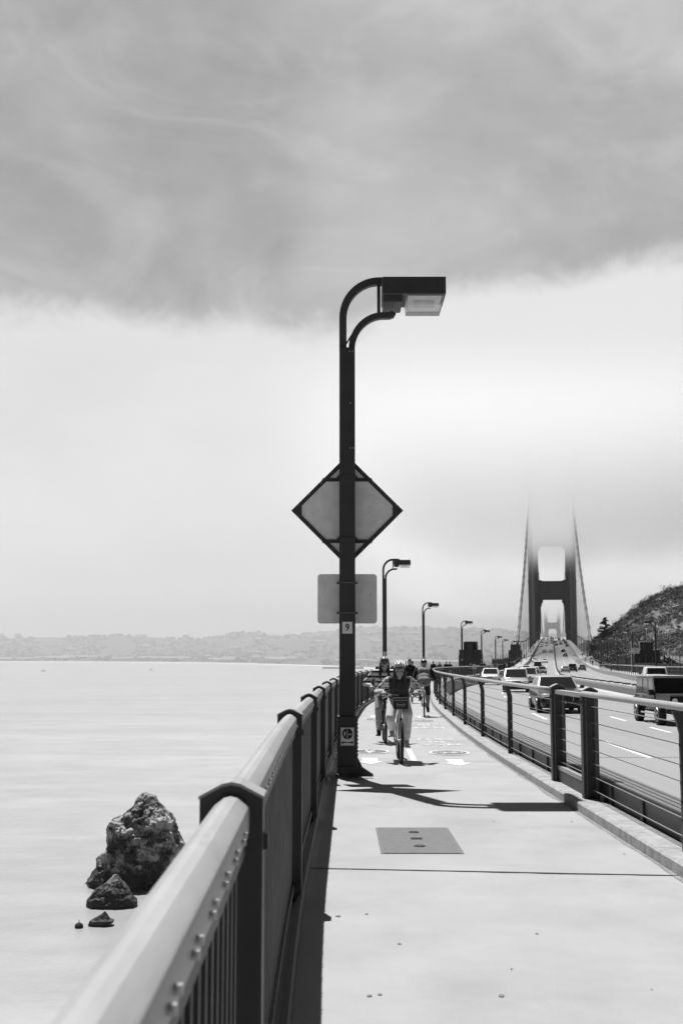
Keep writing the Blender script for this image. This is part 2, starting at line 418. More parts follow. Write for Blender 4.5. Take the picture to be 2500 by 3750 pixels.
# ------------------------------------------------------------------ left railing
rail = empty('bridge_railing', PO(3.0), 0, 'tall dark steel railing with closely set bars between the walk and the water', 'railing')
PY = [-4.6, -.8, 3.09, 7.8] + [11.6 + 3.83 * k for k in range(0, 106)]
def axes(fn, y):
    t = (fn(y + .2) - fn(y - .2)); t.z = 0; t.normalize()
    return V((t.y, -t.x, 0)), t
def post_geo(mb, q, r, t, h=1.25, w=.0815, d=.058):
    poly = [q + r * a + V((0, 0, b)) for a, b in ((-w, -.05), (w, -.05), (w, h - .04), (.022, h - .012), (0, h - .009), (-.022, h - .012), (-w, h - .04))]
    mb.prism(poly, t * -d, t * d)
    for s_ in (-1, 1): mb.box(q + r * (s_ * (w + .006)) + V((0, 0, h - .16)), (.012, .03, .04))
def cap_geo(mb, q, r, t, h=1.25, w=.0815, d=.062):
    top = [(-w - .003, h - .038), (-.024, h - .006), (0, h - .001), (.024, h - .006), (w + .003, h - .038)]
    poly = [q + r * a + V((0, 0, b)) for a, b in top] + [q + r * a + V((0, 0, b - .008)) for a, b in top[::-1]]
    mb.prism(poly, t * -d, t * d)
RP = [(-.043, -.088), (.043, -.088), (.047, -.07), (.048, -.02), (.046, -.011), (.041, -.004), (.017, .014), (0, .018), (-.017, .014), (-.041, -.004), (-.046, -.011), (-.048, -.02), (-.047, -.07)]
farp = MB(); farr = MB(); fart = MB(); nbal = 0; farb = MB(); nbolt = 0; farbolt = MB()
for i, y in enumerate(PY):
    r, t = axes(PO, y); q = PO(y)
    if y < 155:
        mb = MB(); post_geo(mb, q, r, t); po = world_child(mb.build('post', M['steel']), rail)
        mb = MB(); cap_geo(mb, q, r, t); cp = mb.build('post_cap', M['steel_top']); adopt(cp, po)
    else:
        post_geo(farp, q, r, t); cap_geo(fart, q, r, t)
    if i + 1 == len(PY): continue
    y2 = PY[i + 1]; n = 4 if y < 60 else 2
    fr = []
    for k in range(n + 1):
        yy = y + .05 + (y2 - y - .1) * k / n; rr, tt = axes(PO, yy); fr.append((PO(yy, 0, 1.195), rr, V((0, 0, 1))))
    mb = MB() if y < 155 else farr
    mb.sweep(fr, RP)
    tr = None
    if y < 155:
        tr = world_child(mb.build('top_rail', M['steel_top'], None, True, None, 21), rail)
    mb = MB() if y < 155 else farp
    mb.sweep([(o - V((0, 0, 1.195 - .1)), rr, u) for o, rr, u in fr], [(-.035, -.02), (.035, -.02), (.035, .02), (-.035, .02)])
    mb.sweep([(o - V((0, 0, .105)), rr, u) for o, rr, u in fr], [(-.04, -.02), (.04, -.02), (.04, .02), (-.04, .02)])
    if y < 155: world_child(mb.build('bottom_rail', M['steel']), rail)
    # bars
    nb = max(2, int(round((y2 - y) / .127)))
    for k in range(1, nb):
        yy = y + (y2 - y) * k / nb
        if yy > 230 and k % 2: continue
        b = PO(yy); rr, tt = axes(PO, yy)
        mb = MB() if (0 < yy and nbal < 100) else farb
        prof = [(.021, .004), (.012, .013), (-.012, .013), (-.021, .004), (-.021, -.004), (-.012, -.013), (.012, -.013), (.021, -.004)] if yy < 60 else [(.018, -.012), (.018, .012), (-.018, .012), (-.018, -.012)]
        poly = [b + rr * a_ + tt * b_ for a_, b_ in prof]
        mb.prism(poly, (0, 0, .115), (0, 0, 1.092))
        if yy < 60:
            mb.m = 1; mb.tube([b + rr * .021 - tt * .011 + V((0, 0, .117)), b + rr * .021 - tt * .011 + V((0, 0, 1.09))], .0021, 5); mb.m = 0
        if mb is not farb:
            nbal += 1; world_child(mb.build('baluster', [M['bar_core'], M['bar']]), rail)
    # bolts on the walk side of the handrail
    if y < 60:
        nn = int((y2 - y) / .26)
        for k in range(nn):
            for dd in (-.028, .028):
                yy = y + .2 + k * .26 + dd
                if yy > y2 - .1: continue
                rr, tt = axes(PO, yy); c = PO(yy, 0, 1.195 - .055 + (.004 if dd > 0 else -.004))
                mb = MB() if (yy > .8 and nbolt < 100) else farbolt
                mb.cyl(c + rr * .047, c + rr * .0575, .008, 6)
                if mb is not farbolt:
                    nbolt += 1; world_child(mb.build('bolt', M['bolt']), rail)
for mb, nm, m in ((farp, 'distant_post', M['steel']), (fart, 'distant_post_cap', M['steel_top']), (farr, 'distant_top_rail', M['steel_top']), (farb, 'distant_baluster', [M['bar_core'], M['bar']]), (farbolt, 'distant_bolt', M['bolt'])):
    world_child(mb.build(nm, m), rail)['kind'] = 'stuff'
# toe strip of flat steel with studs along the foot of the railing
mb = MB(); ys = steps(-5, 60)
mb.sweep([(PO(y, .085, .03), axes(PO, y)[0], V((0, 0, 1))) for y in ys], [(-.03, -.03), (.02, -.03), (.004, .025), (-.03, .025)])
world_child(mb.build('toe_strip', M['steel']), rail)
# railing of the far walk
rail2 = empty('bridge_railing', P(100, 22), 0, 'dark barred railing along the far walk in front of the hillside', 'railing')
mb = MB(); tp = MB()
ys = [80 + 3.81 * k for k in range(90)]
PR = lambda y, o=0, dz=0: P(y, 22.0 + o, dz)
for i, y in enumerate(ys[:-1]):
    r, t = axes(PR, y); post_geo(mb, PR(y), r, t); cap_geo(tp, PR(y), r, t)
    y2 = ys[i + 1]
    tp.sweep([(PR(yy, 0, 1.195), r, V((0, 0, 1))) for yy in (y + .06, y2 - .06)], RP)
    mb.sweep([(PR(yy, 0, .1), r, V((0, 0, 1))) for yy in (y, y2)], [(-.035, -.02), (.035, -.02), (.035, .02), (-.035, .02)])
    for k in range(1, 18):
        b = PR(y + 3.81 * k / 18); mb.box(b + V((0, 0, .6)), (.05, .03, 1.0))
world_child(mb.build('bars_and_posts', M['steel']), rail2)['kind'] = 'stuff'
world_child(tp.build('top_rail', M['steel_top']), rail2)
# ------------------------------------------------------------------ cable railings
def cable_railing(name, label, fn, ylist, gate=None, wires=(.2, .34, .48, .62, .75, .91, 1.08), lean=-.12, side=1, y_start=None):
    root = empty(name, fn(ylist[0]), 0, label, 'railing')
    for y in ylist:
        r, t = axes(fn, y); q = fn(y)
        if gate and y in gate: continue
        mb = MB()
        a, b = .038, .022
        fr = [(q + V((0, 0, -.02)), r, t), (q + V((0, 0, 1.0)), r, t), (q + r * (lean * .35) + V((0, 0, 1.1)), r, t), (q + r * lean * .8 + V((0, 0, 1.175)), r, t)]
        mb.sweep(fr, [(-a, -b), (a, -b), (a, b), (-a, b)])
        for w in wires: mb.cyl(q + r * (-a - .006) + V((0, 0, w)), q + r * (-a) + V((0, 0, w)), .011, 6)
        world_child(mb.build('post', M['steel']), root)
    if gate:
        for y in gate:
            r, t = axes(fn, y); q = fn(y); mb = MB()
            post_geo(mb, q, r, t, 1.29, .085, .06); po = world_child(mb.build('gate_post', M['steel']), root)
            mb = MB(); cap_geo(mb, q, r, t, 1.29, .085, .064)
            c = mb.build('post_cap', M['steel_top']); adopt(c, po)
            mb = MB(); mb.box(q + r * -.05 - t * .068 + V((0, 0, .62)), (.012, .012, 1.2)); mb.box(q + r * .055 - t * .068 + V((0, 0, .62)), (.03, .012, 1.2))
            c = mb.build('edge_strip', M['steel_mid'], None); adopt(c, po)
        y0, y1 = gate; r, t = axes(fn, (y0 + y1) / 2); mb = MB()
        L = (fn(y1) - fn(y0)).length
        for z, h, w in ((1.19, .05, .09), (.27, .05, .05)):
            mb.sweep([(fn(y) + V((0, 0, z)), r, V((0, 0, 1))) for y in (y0 + .07, y1 - .07)], [(-w / 2, -h / 2), (w / 2, -h / 2), (w / 2, h / 2), (-w / 2, h / 2)])
        world_child(mb.build('gate_bar', M['steel_top']), root)
        mb = MB()
        mb.sweep([(fn(y) + V((0, 0, .14)), r, V((0, 0, 1))) for y in (y0 + .07, y1 - .07)], [(-.02, -.13), (.02, -.13), (.02, .1), (-.02, .1)])
        world_child(mb.build('gate_plate', M['steel']), root)
    segs = [(y_start if y_start is not None else ylist[0], gate[0] - .0), (gate[1], ylist[-1])] if gate else [(ylist[0], ylist[-1])]
    for k, (a, b) in enumerate(segs):
        n = max(2, int((b - a) / 1.2)); pts = []
        for i in range(n + 1):
            y = a + (b - a) * i / n; r, t = axes(fn, y); pts.append(fn(y) + r * lean + V((0, 0, 1.215)))
        rad = [.031] * len(pts)
        if gate and k == 0:
            e = (pts[-1] - pts[-2]).normalized()
            pts += [pts[-1] + e * .018, pts[-1] + e * .03]; rad += [.025, .008]
        mb = MB(); mb.tube(pts, rad, 12); world_child(mb.build('handrail', M['pipe'], None, True), root)
    for w in wires:
        mb = MB()
        for a, b in segs + ([gate] if gate else []):
            n = max(2, int((b - a) / 1.9)); mb.tube([fn(a + (b - a) * i / n) + V((0, 0, w)) for i in range(n + 1)], .0052, 5)
        world_child(mb.build('wire', M['wire']), root)
    return root
YC = [-3.5, .5, 4.8, 9.1, 12.62, 14.49, 18.75, 23.0] + [27.4 + 4.4 * k for k in range(30)]
cable_railing('cable_railing', 'safety railing of stretched wires and a pale pipe handrail beside the road', lambda y, o=0, dz=0: P(y, .205 + o, dz), YC, (12.62, 14.49), lean=-.07, y_start=-3.5)
cable_railing('cable_railing', 'thin wire railing between the far walk and the road', lambda y, o=0, dz=0: P(y, 19.1 + o, dz), [85 + 3.9 * k for k in range(46)], None, (.3, .6, .9), 0.)
# ------------------------------------------------------------------ movable median barrier, one unit after another
def unit(mb, q, r, t, L):
    for prof in ([(-.36, 0), (.36, 0), (.34, .06), (.18, .26), (.16, .58), (.3, .62), (.3, .78), (-.3, .78), (-.3, .62), (-.16, .58), (-.18, .26), (-.34, .06)],):
        mb.sweep([(q + t * s, r, V((0, 0, 1))) for s in (-L / 2, L / 2)], prof)
def moff(y): return 9.5 + 2.5 * (1 - smooth01((y - 70) / 80))
PM = lambda y, o=0, dz=0: P(y, moff(y) + o, ROAD + dz)
M['barrier'] = mat('barrier concrete', .55, .85, .2, var=.15, scale=4)
mb = MB(); unit(mb, V((0, 0, 0)), V((1, 0, 0)), V((0, 1, 0)), 1.33)
proto = mb.build('median_barrier', M['barrier'])
cpb = MB(); cpb.box((0, 0, .83), (.3, .6, .1)); mb = MB(); mb.box((0, .725, .42), (.24, .11, .5)); mb.build('hinge', M['rubber'], proto); capo = cpb.build('top_plate', M['rubber'], proto)
yy = 36.; n = 0; rnd = random.Random(3)
while yy < 170:
    r, t = axes(PM, yy); o = proto if n == 0 else copy_tree(proto, None, () if n % 3 else ('top_plate',))
    place(o, PM(yy), -math.atan2(t.x, t.y), 'concrete unit of the movable barrier chain between the traffic lanes', 'units of the movable median barrier')
    o['category'] = 'barrier'; yy += 1.45; n += 1
mb = MB(); tb = MB()
while yy < 1150:
    r, t = axes(PM, yy); unit(mb, PM(yy), r, t, 1.9); tb.box(PM(yy, 0, .82), (.3, .8, .08)); yy += 2.
b2 = mb.build('distant_median_barrier', M['barrier']); b2['kind'] = 'stuff'; tag(b2, 'thin far run of barrier units dividing the bridge road', 'barrier')
tb.build('top_plate', M['rubber'], b2)
# ------------------------------------------------------------------ access hatch in the walk
hx0, hx1, hy0, hy1 = .322, 1.003, 9.62, 11.1
hatch = empty('access_hatch', ((hx0 + hx1) / 2, 10.0, ZW(10.0)), 0, 'grey ribbed metal hatch cover set flush in the pale walk', 'hatch')
def hz(y): return ZW(y) - ZW(10.0)
def hbox(mb, x0, x1, y0, y1, z):
    cx = (hx0 + hx1) / 2
    mb.add([(x0 - cx, y0 - 10., hz(y0) + z), (x1 - cx, y0 - 10., hz(y0) + z), (x1 - cx, y1 - 10., hz(y1) + z), (x0 - cx, y1 - 10., hz(y1) + z),
            (x0 - cx, y0 - 10., hz(y0) - .02), (x1 - cx, y0 - 10., hz(y0) - .02), (x1 - cx, y1 - 10., hz(y1) - .02), (x0 - cx, y1 - 10., hz(y1) - .02)],
           [(0, 1, 2, 3), (4, 5, 1, 0), (5, 6, 2, 1), (6, 7, 3, 2), (7, 4, 0, 3)])
mb = MB(); hbox(mb, hx0, hx1, hy0, hy1, .004); mb.build('frame', mat('hatch frame', .14, .5, .4, var=.2), hatch)
mb = MB(); hbox(mb, hx0 + .03, hx1 - .03, hy0 + .012, hy1 - .012, .007)
mt = mat('tread plate', .13, .55, .4, metal=.0, var=.12, scale=8)
nt = mt.node_tree; wv = nt.nodes.new('ShaderNodeTexWave'); wv.inputs['Scale'].default_value = 9.; wv.bands_direction = 'DIAGONAL'
tcn = [n_ for n_ in nt.nodes if n_.type == 'TEX_COORD'][0]; mpn = nt.nodes.new('ShaderNodeMapping'); mpn.inputs['Scale'].default_value = (1, .45, 0)
nt.links.new(tcn.outputs['Object'], mpn.inputs['Vector']); nt.links.new(mpn.outputs[0], wv.inputs['Vector'])
bpn = nt.nodes.new('ShaderNodeBump'); bpn.inputs['Strength'].default_value = .8; bpn.inputs['Distance'].default_value = .012
nt.links.new(wv.outputs['Fac'], bpn.inputs['Height']); nt.links.new(bpn.outputs[0], nt.nodes['Principled BSDF'].inputs['Normal'])
mb.build('plate', mt, hatch)
for yy in (9.97, 10.37, 10.77):
    mb = MB(); c = V((-.0, yy - 10., hz(yy) + .009))
    if yy == 10.37:
        mb.box(c, (.1, .035, .003)); mb.box(c + V((0, .03, .003)), (.1, .01, .006))
    else:
        mb.tube([c + V((.036 * math.cos(a), .04 * math.sin(a), .003)) for a in [math.pi * 2 * k / 12 for k in range(12)]], .0035, 5, closed=True)
        for s in (-1, 1): mb.box(c + V((s * .04, 0, .002)), (.02, .012, .005))
    mb.build('handle', M['black'], hatch)
# ================================================================== street lamps and the signs on them
LBL = {}
def arc(c, r0, r1, a0, a1, n):
    return [(c[0] + r0 * math.cos(a0 + (a1 - a0) * i / n), c[1] + r1 * math.sin(a0 + (a1 - a0) * i / n)) for i in range(n + 1)]
PLATE_Z = (at(1273, 2299, 15.75).z - ZW(15.85)) / 1.026
def make_lamp():
    root = empty('street_lamp')
    mb = MB()                                   # rectangular pole in front, back flange shows as a slim bright rim
    mb.bbox((0, 0, 2.99), (.213, .19, 5.62), .006)
    for z in (5.75, 5.55, 4.62, 4.6, 3.85):
        for x in ((.04, .08) if z in (5.75, 3.85) else (.04,)):
            pass
    mb.build('pole', M['steel'], root)
    dots = MB()
    for z, xs in ((5.74, (.04, .078)), (5.02, (.045,)), (4.4, (.045, .083))):
        for x in xs: dots.cyl(V((x, -.094, z)), V((x, -.099, z)), .006, 8)
    dots.build('sky_dot', M['white'], root)  # white discs stand in for sky showing through holes in the pole
    mb = MB()                                   # riveted lower casing
    mb.bbox((0, 0, .42), (.262, .24, .78), .006)
    for k in range(15):
        z = .1 + k * .05
        for s in (-1, 1):
            mb.ball((s * .131, -.08, z), (.013, .016, .016), 8, 5); mb.ball((s * .131, .06, z), (.013, .016, .016), 8, 5)
    mb.build('riveted_base', M['steel'], root)
    mb = MB()                                   # spreading foot
    mb.bbox((0, 0, .03), (.3, .34, .07), .01)
    mb.prism([(.12, -.02, .02), (.34, -.02, .02), (.34, -.02, .05), (.2, -.02, .14), (.12, -.02, .3)], (0, -.03, 0), (0, .03, 0))
    mb.prism([(-.1, -.1, .0), (.13, -.1, .0), (.1, -.1, .16), (-.1, -.1, .16)], (0, -.05, 0), (0, .0, 0))
    mb.build('foot', M['steel'], root)
    mb = MB()                                   # the curved double arm
    def band(pts, w, dpt):
        n = len(pts); L = []; Rr = []
        for i, (x, z) in enumerate(pts):
            a = V(pts[max(i - 1, 0)]); b = V(pts[min(i + 1, n - 1)]); t = (b - a).normalized(); nn = V((-t.y, t.x)) * w / 2
            L.append((x + nn.x, z + nn.y)); Rr.append((x - nn.x, z - nn.y))
        vs = []
        for y in (-dpt / 2, dpt / 2):
            vs += [V((x, y, z)) for x, z in L] + [V((x, y, z)) for x, z in Rr]
        fs = []
        for i in range(n - 1):
            fs += [(i, i + 1, n + i + 1, n + i), (2 * n + i, 3 * n + i, 3 * n + i + 1, 2 * n + i + 1), (i, 2 * n + i, 2 * n + i + 1, i + 1), (n + i, n + i + 1, 3 * n + i + 1, 3 * n + i)]
        fs += [(0, n, 3 * n, 2 * n), (n - 1, 3 * n - 1, 4 * n - 1, 2 * n - 1)]
        mb.add(vs, fs)
    H = 6.8
    outer = [(-.058, 5.76), (-.058, 6.1)] + [(x, z) for x, z in arc((.44, 6.23), .498, .52, math.pi, math.pi / 2, 14)] + [(.62, 6.752), (.70, 6.752), (.745, 6.735), (.775, 6.69)]
    band(outer, .1, .1)
    inner = [(.062, 5.76)] + [(x, z) for x, z in arc((.5, 5.79), .438, .475, math.pi, math.pi / 2, 12)] + [(.58, 6.265), (.615, 6.275), (.635, 6.31)]
    band(inner, .085, .1)
    mb.box((.437, 0, 6.49), (.045, .07, .46))
    mb.tube([(-.02, 0, 5.86), (.06, 0, 5.99), (.14, 0, 6.09)], .012, 6)
    mb.build('arm', M['steel'], root)
    mb = MB()
    mb.bbox((.91, 0, 6.6), (.86, .66, .24), .008)
    mb.bbox((.62, 0, 6.45), (.26, .54, .14), .02)
    lum = mb.build('luminaire', M['steel'], root)
    gl = bpy.data.materials.new('prismatic lens'); gl.use_nodes = True; nt = gl.node_tree; b = nt.nodes['Principled BSDF']
    b.inputs['Base Color'].default_value = (.85, .85, .85, 1); b.inputs['Roughness'].default_value = .25; b.inputs['Transmission Weight'].default_value = .75; b.inputs['IOR'].default_value = 1.15
    M['lens'] = gl
    mb = MB(); vs = []
    for z, k in ((6.478, 1.), (6.34, .93)):
        vs += [V((1.055 + sx * .255 * k, sy * .29 * k, z)) for sx, sy in ((-1, -1), (1, -1), (1, 1), (-1, 1))]
    mb.add(vs, [(0, 1, 5, 4), (1, 2, 6, 5), (2, 3, 7, 6), (3, 0, 4, 7), (4, 5, 6, 7)])
    mb.build('lens', gl, lum)
    mb = MB(); mb.box((1.06, 0, 6.474), (.46, .5, .006)); mb.cyl((.9, 0, 6.44), (1.2, 0, 6.44), .03, 8)
    mb.build('reflector', M['alu'], lum)
    mb = MB(); mb.box((0.0, -.097, PLATE_Z), (.135, .006, .155)); mb.build('number_plate', M['white'], root)
    return root
lamp0 = make_lamp()
def plate_number(lamp, txt, size=.12):
    pl = [c for c in KIDS[lamp.name] if c.name.startswith('number_plate')][0]
    mb = MB(); vs, fs = text_geo(txt, size)
    for du in (-.003, .003): mb.add([(u * .9 + du, -.1015, PLATE_Z + v * 1.15) for u, v in vs], fs)
    mb.build('number', M['black'], pl)
lamps = []
ys_l = [15.85, 60.4, 103.5, 147, 190, 234, 277] + [312 + 43 * k for k in range(14)]
ordw = ['nearest lamp, tall dark pole with a numbered plate 9 and two signs', 'dark lamp with plate 11 rising behind the two cyclists', 'dark lamp with plate 13 rising behind the helmet of the cyclist riding away',
        'dark lamp just left of the near left stone pylon', 'dark lamp at the right edge of the near left pylon', 'shorter looking dark lamp between the two left pylons, the nearer of a close pair',
        'shorter looking dark lamp between the two left pylons, the farther of a close pair']
for k, y in enumerate(ys_l):
    L = lamp0 if k == 0 else copy_tree(lamp0, None, ('number',) if k < 3 else ('number', 'sky_dot'))
    x = {0: .08}.get(k, OUT(y) + .22)
    if k == 1: x = at(1408, 2300, y).x
    if k == 2: x = at(1550, 2300, y).x
    if 2 < k < 7: x = at((1691, 1763, 1814, 1840)[k - 3], 2380, y).x
    L.scale = (1.026,) * 3; place(L, (x, y, ZW(y)), -hdg(y), ordw[k] if k < 7 else 'tiny dark lamp on the left edge of the far bridge deck', 'lamps along the left walk' if k < 7 else 'tiny lamps along the left edge of the bridge')
    L['category'] = 'street lamp'; lamps.append(L)
for k, t in enumerate(('9', '11', '13')): plate_number(lamps[k], t)
rlab = ['dark lamp standing in front of the hillside, largest on the far walk', 'dark lamp rising before the right stone pylon with the notice board', 'dark lamp with a plate in front of the dark trees, left of the right pylon', 'faint dark lamp near the dark conifer, behind another lamp']
for k, y in enumerate([147, 190, 234, 277] + [312 + 43 * k for k in range(14)]):
    L = copy_tree(lamp0, None, ('number', 'sky_dot'))
    L.scale = (1.026,) * 3; place(L, P(y, 21.75), math.pi - hdg(y), rlab[k] if k < 4 else 'tiny dark lamp on the right edge of the far bridge deck', 'lamps along the far walk' if k < 4 else 'tiny lamps along the right edge of the bridge')
    L['category'] = 'street lamp'
# concrete pad at the foot of the near lamp
mb = MB(); mb.box((.0, 0, .02), (.62, .5, .06), None, .6)
pad = mb.build('lamp_plinth', M['kerb'], None); place(pad, (.0, 15.87, ZW(15.85)), 0, 'low sloped concrete plinth under the nearest lamp pole'); pad['category'] = 'plinth'
# ------------------------------------------------------------------ the signs
LY = 15.85; LZ = ZW(LY); LX = .08
dia = empty('warning_sign', (LX, LY + .135, at(1276, 1870, LY + .135).z), 0, 'diamond road sign seen from its grey back with dark framing on the nearest lamp', 'road sign')
S_ = .785
mb = MB(); mb.prism([(-S_, 0, 0), (0, 0, -S_), (S_, 0, 0), (0, 0, S_)], (0, 0, 0), (0, .006, 0)); mb.build('panel', M['alu'], dia)
mb = MB()
w = .075
for a, b in (((-1, 0), (0, -1)), ((0, -1), (1, 0)), ((1, 0), (0, 1)), ((0, 1), (-1, 0))):
    k = 1 - w * 1.414 / S_ * .75
    mb.prism([(a[0] * S_, 0, a[1] * S_), (b[0] * S_, 0, b[1] * S_), (b[0] * S_ * k, 0, b[1] * S_ * k), (a[0] * S_ * k, 0, a[1] * S_ * k)], (0, -.012, 0), (0, -.002, 0))
for s in (-1, 1): mb.prism([(s * S_ * .995, 0, 0), (s * (S_ - .148), 0, .14), (s * (S_ - .148), 0, -.14)], (0, -.0145, 0), (0, -.002, 0))
for z in (.435, -.435): mb.prism([(-(S_ - abs(z)), 0, z - .024), (S_ - abs(z), 0, z - .024), (S_ - abs(z), 0, z + .024), (-(S_ - abs(z)), 0, z + .024)], (0, -.017, 0), (0, -.002, 0))
mb.build('frame', M['steel'], dia)
mb = MB()
for z in (.47, -.40):
    for s in (-1, 1): mb.box((s * .125, -.03, z), (.04, .05, .024))
    mb.box((0, -.238, z - .0), (.232, .006, .02))
    for s in (-1, 1): mb.box((s * .1155, -.135, z), (.005, .205, .02))
mb.build('clamp', M['steel'], dia)
mb = MB()
for s in (-1, 1):
    for f in (.1, .3, .52, .72):
        for q in (1, -1): mb.cyl(V((s * S_ * (1 - f) * .97, -.012, q * S_ * f * .96)), V((s * S_ * (1 - f) * .97, -.02, q * S_ * f * .96)), .007, 6)
mb.build('rivet', M['bolt'], dia)
sq = empty('square_sign', (LX, LY + .12, at(1277, 2193, LY + .12).z), 0, 'rounded rectangular sign seen from its scuffed grey back below the diamond sign', 'road sign')
hw, hh, rr = .412, .343, .046
poly = []
for cx, cz, a0 in ((hw - rr, hh - rr, 0), (-hw + rr, hh - rr, 90), (-hw + rr, -hh + rr, 180), (hw - rr, -hh + rr, 270)):
    poly += [(cx + rr * math.cos(R(a0 + 15 * i)), 0, cz + rr * math.sin(R(a0 + 15 * i))) for i in range(7)]
mb = MB(); mb.prism(poly, (0, 0, 0), (0, .005, 0)); mb.build('panel', M['alu'], sq)
for z in (.215, -.2):
    mb = MB(); mb.box((0, -.222, z), (.225, .006, .018))
    for s in (-1, 1): mb.box((s * .112, -.11, z), (.005, .22, .018)); mb.box((s * .13, -.02, z), (.035, .03, .024))
    mb.build('clamp_band', M['steel_mid'], sq)
# walk / cycle lane plate on the riveted base
ps = empty('lane_sign', (LX, LY - .133, at(1277, 2698, LY - .133).z), 0, 'small white plate with a walker and a bicycle above two arrows on the lamp base', 'lane sign')
mb = MB(); mb.prism([(-.094, 0, -.122), (.094, 0, -.122), (.094, 0, .122), (-.094, 0, .122)], (0, -.004, 0), (0, .0, 0)); mb.build('panel', M['white'], ps)
def fr(dy): return lambda u, v: (u, -dy, v)
mb = MB(); f = Flat()
for a, b in (((-.089, -.117), (.089, -.117)), ((.089, -.117), (.089, .117)), ((.089, .117), (-.089, .117)), ((-.089, .117), (-.089, -.117))): f.line(a, b, .003)
n = 18
for s in (-1, 1):
    f.poly([(s * .004, .037 - .072)] + [(s * (.004 + .066 * math.sin(math.pi * i / n)), .037 - .072 * math.cos(math.pi * i / n)) for i in range(n + 1)] + [(s * .004, .037 + .072)])
    f.line((s * .006, -.08), (s * .066, -.08), .013); f.poly([(s * .058, -.103), (s * .083, -.08), (s * .058, -.057)])
f.emit(mb, fr(.0052)); mb.build('dark_print', M['black'], ps)
mb = MB(); f = Flat(); f.walker((-.036, .035), .075); f.cycle((.037, .032), .058); f.emit(mb, fr(.0064)); mb.build('pictogram', M['white'], ps)
# notice board on the far walk
bd = empty('notice_board', at(2313, 2480, 178) * 1., 0, 'white notice board with three lines of lettering on a pale post before the right pylon', 'notice board')
bz = ZW(178); bd.location.z = bz; PLZ = 0
mb = MB(); mb.cyl((0, 0, 0), (0, 0, 5.), .045, 8); mb.build('post', M['white'], bd)
mb = MB(); mb.box((.68, -.09, 3.42), (1.12, .04, .84)); mb.build('panel', M['white'], bd)
mb = MB()
for i, (t, s) in enumerate((('CHANGING', .2), ('TIRES', .2), ('PROHIBITED', .19))): put_text(mb, t, s, lambda u, v, i=i: (.68 + u * .85, -.115, 3.68 - i * .26 + v), 1., .006)
mb.build('lettering', M['black'], bd)
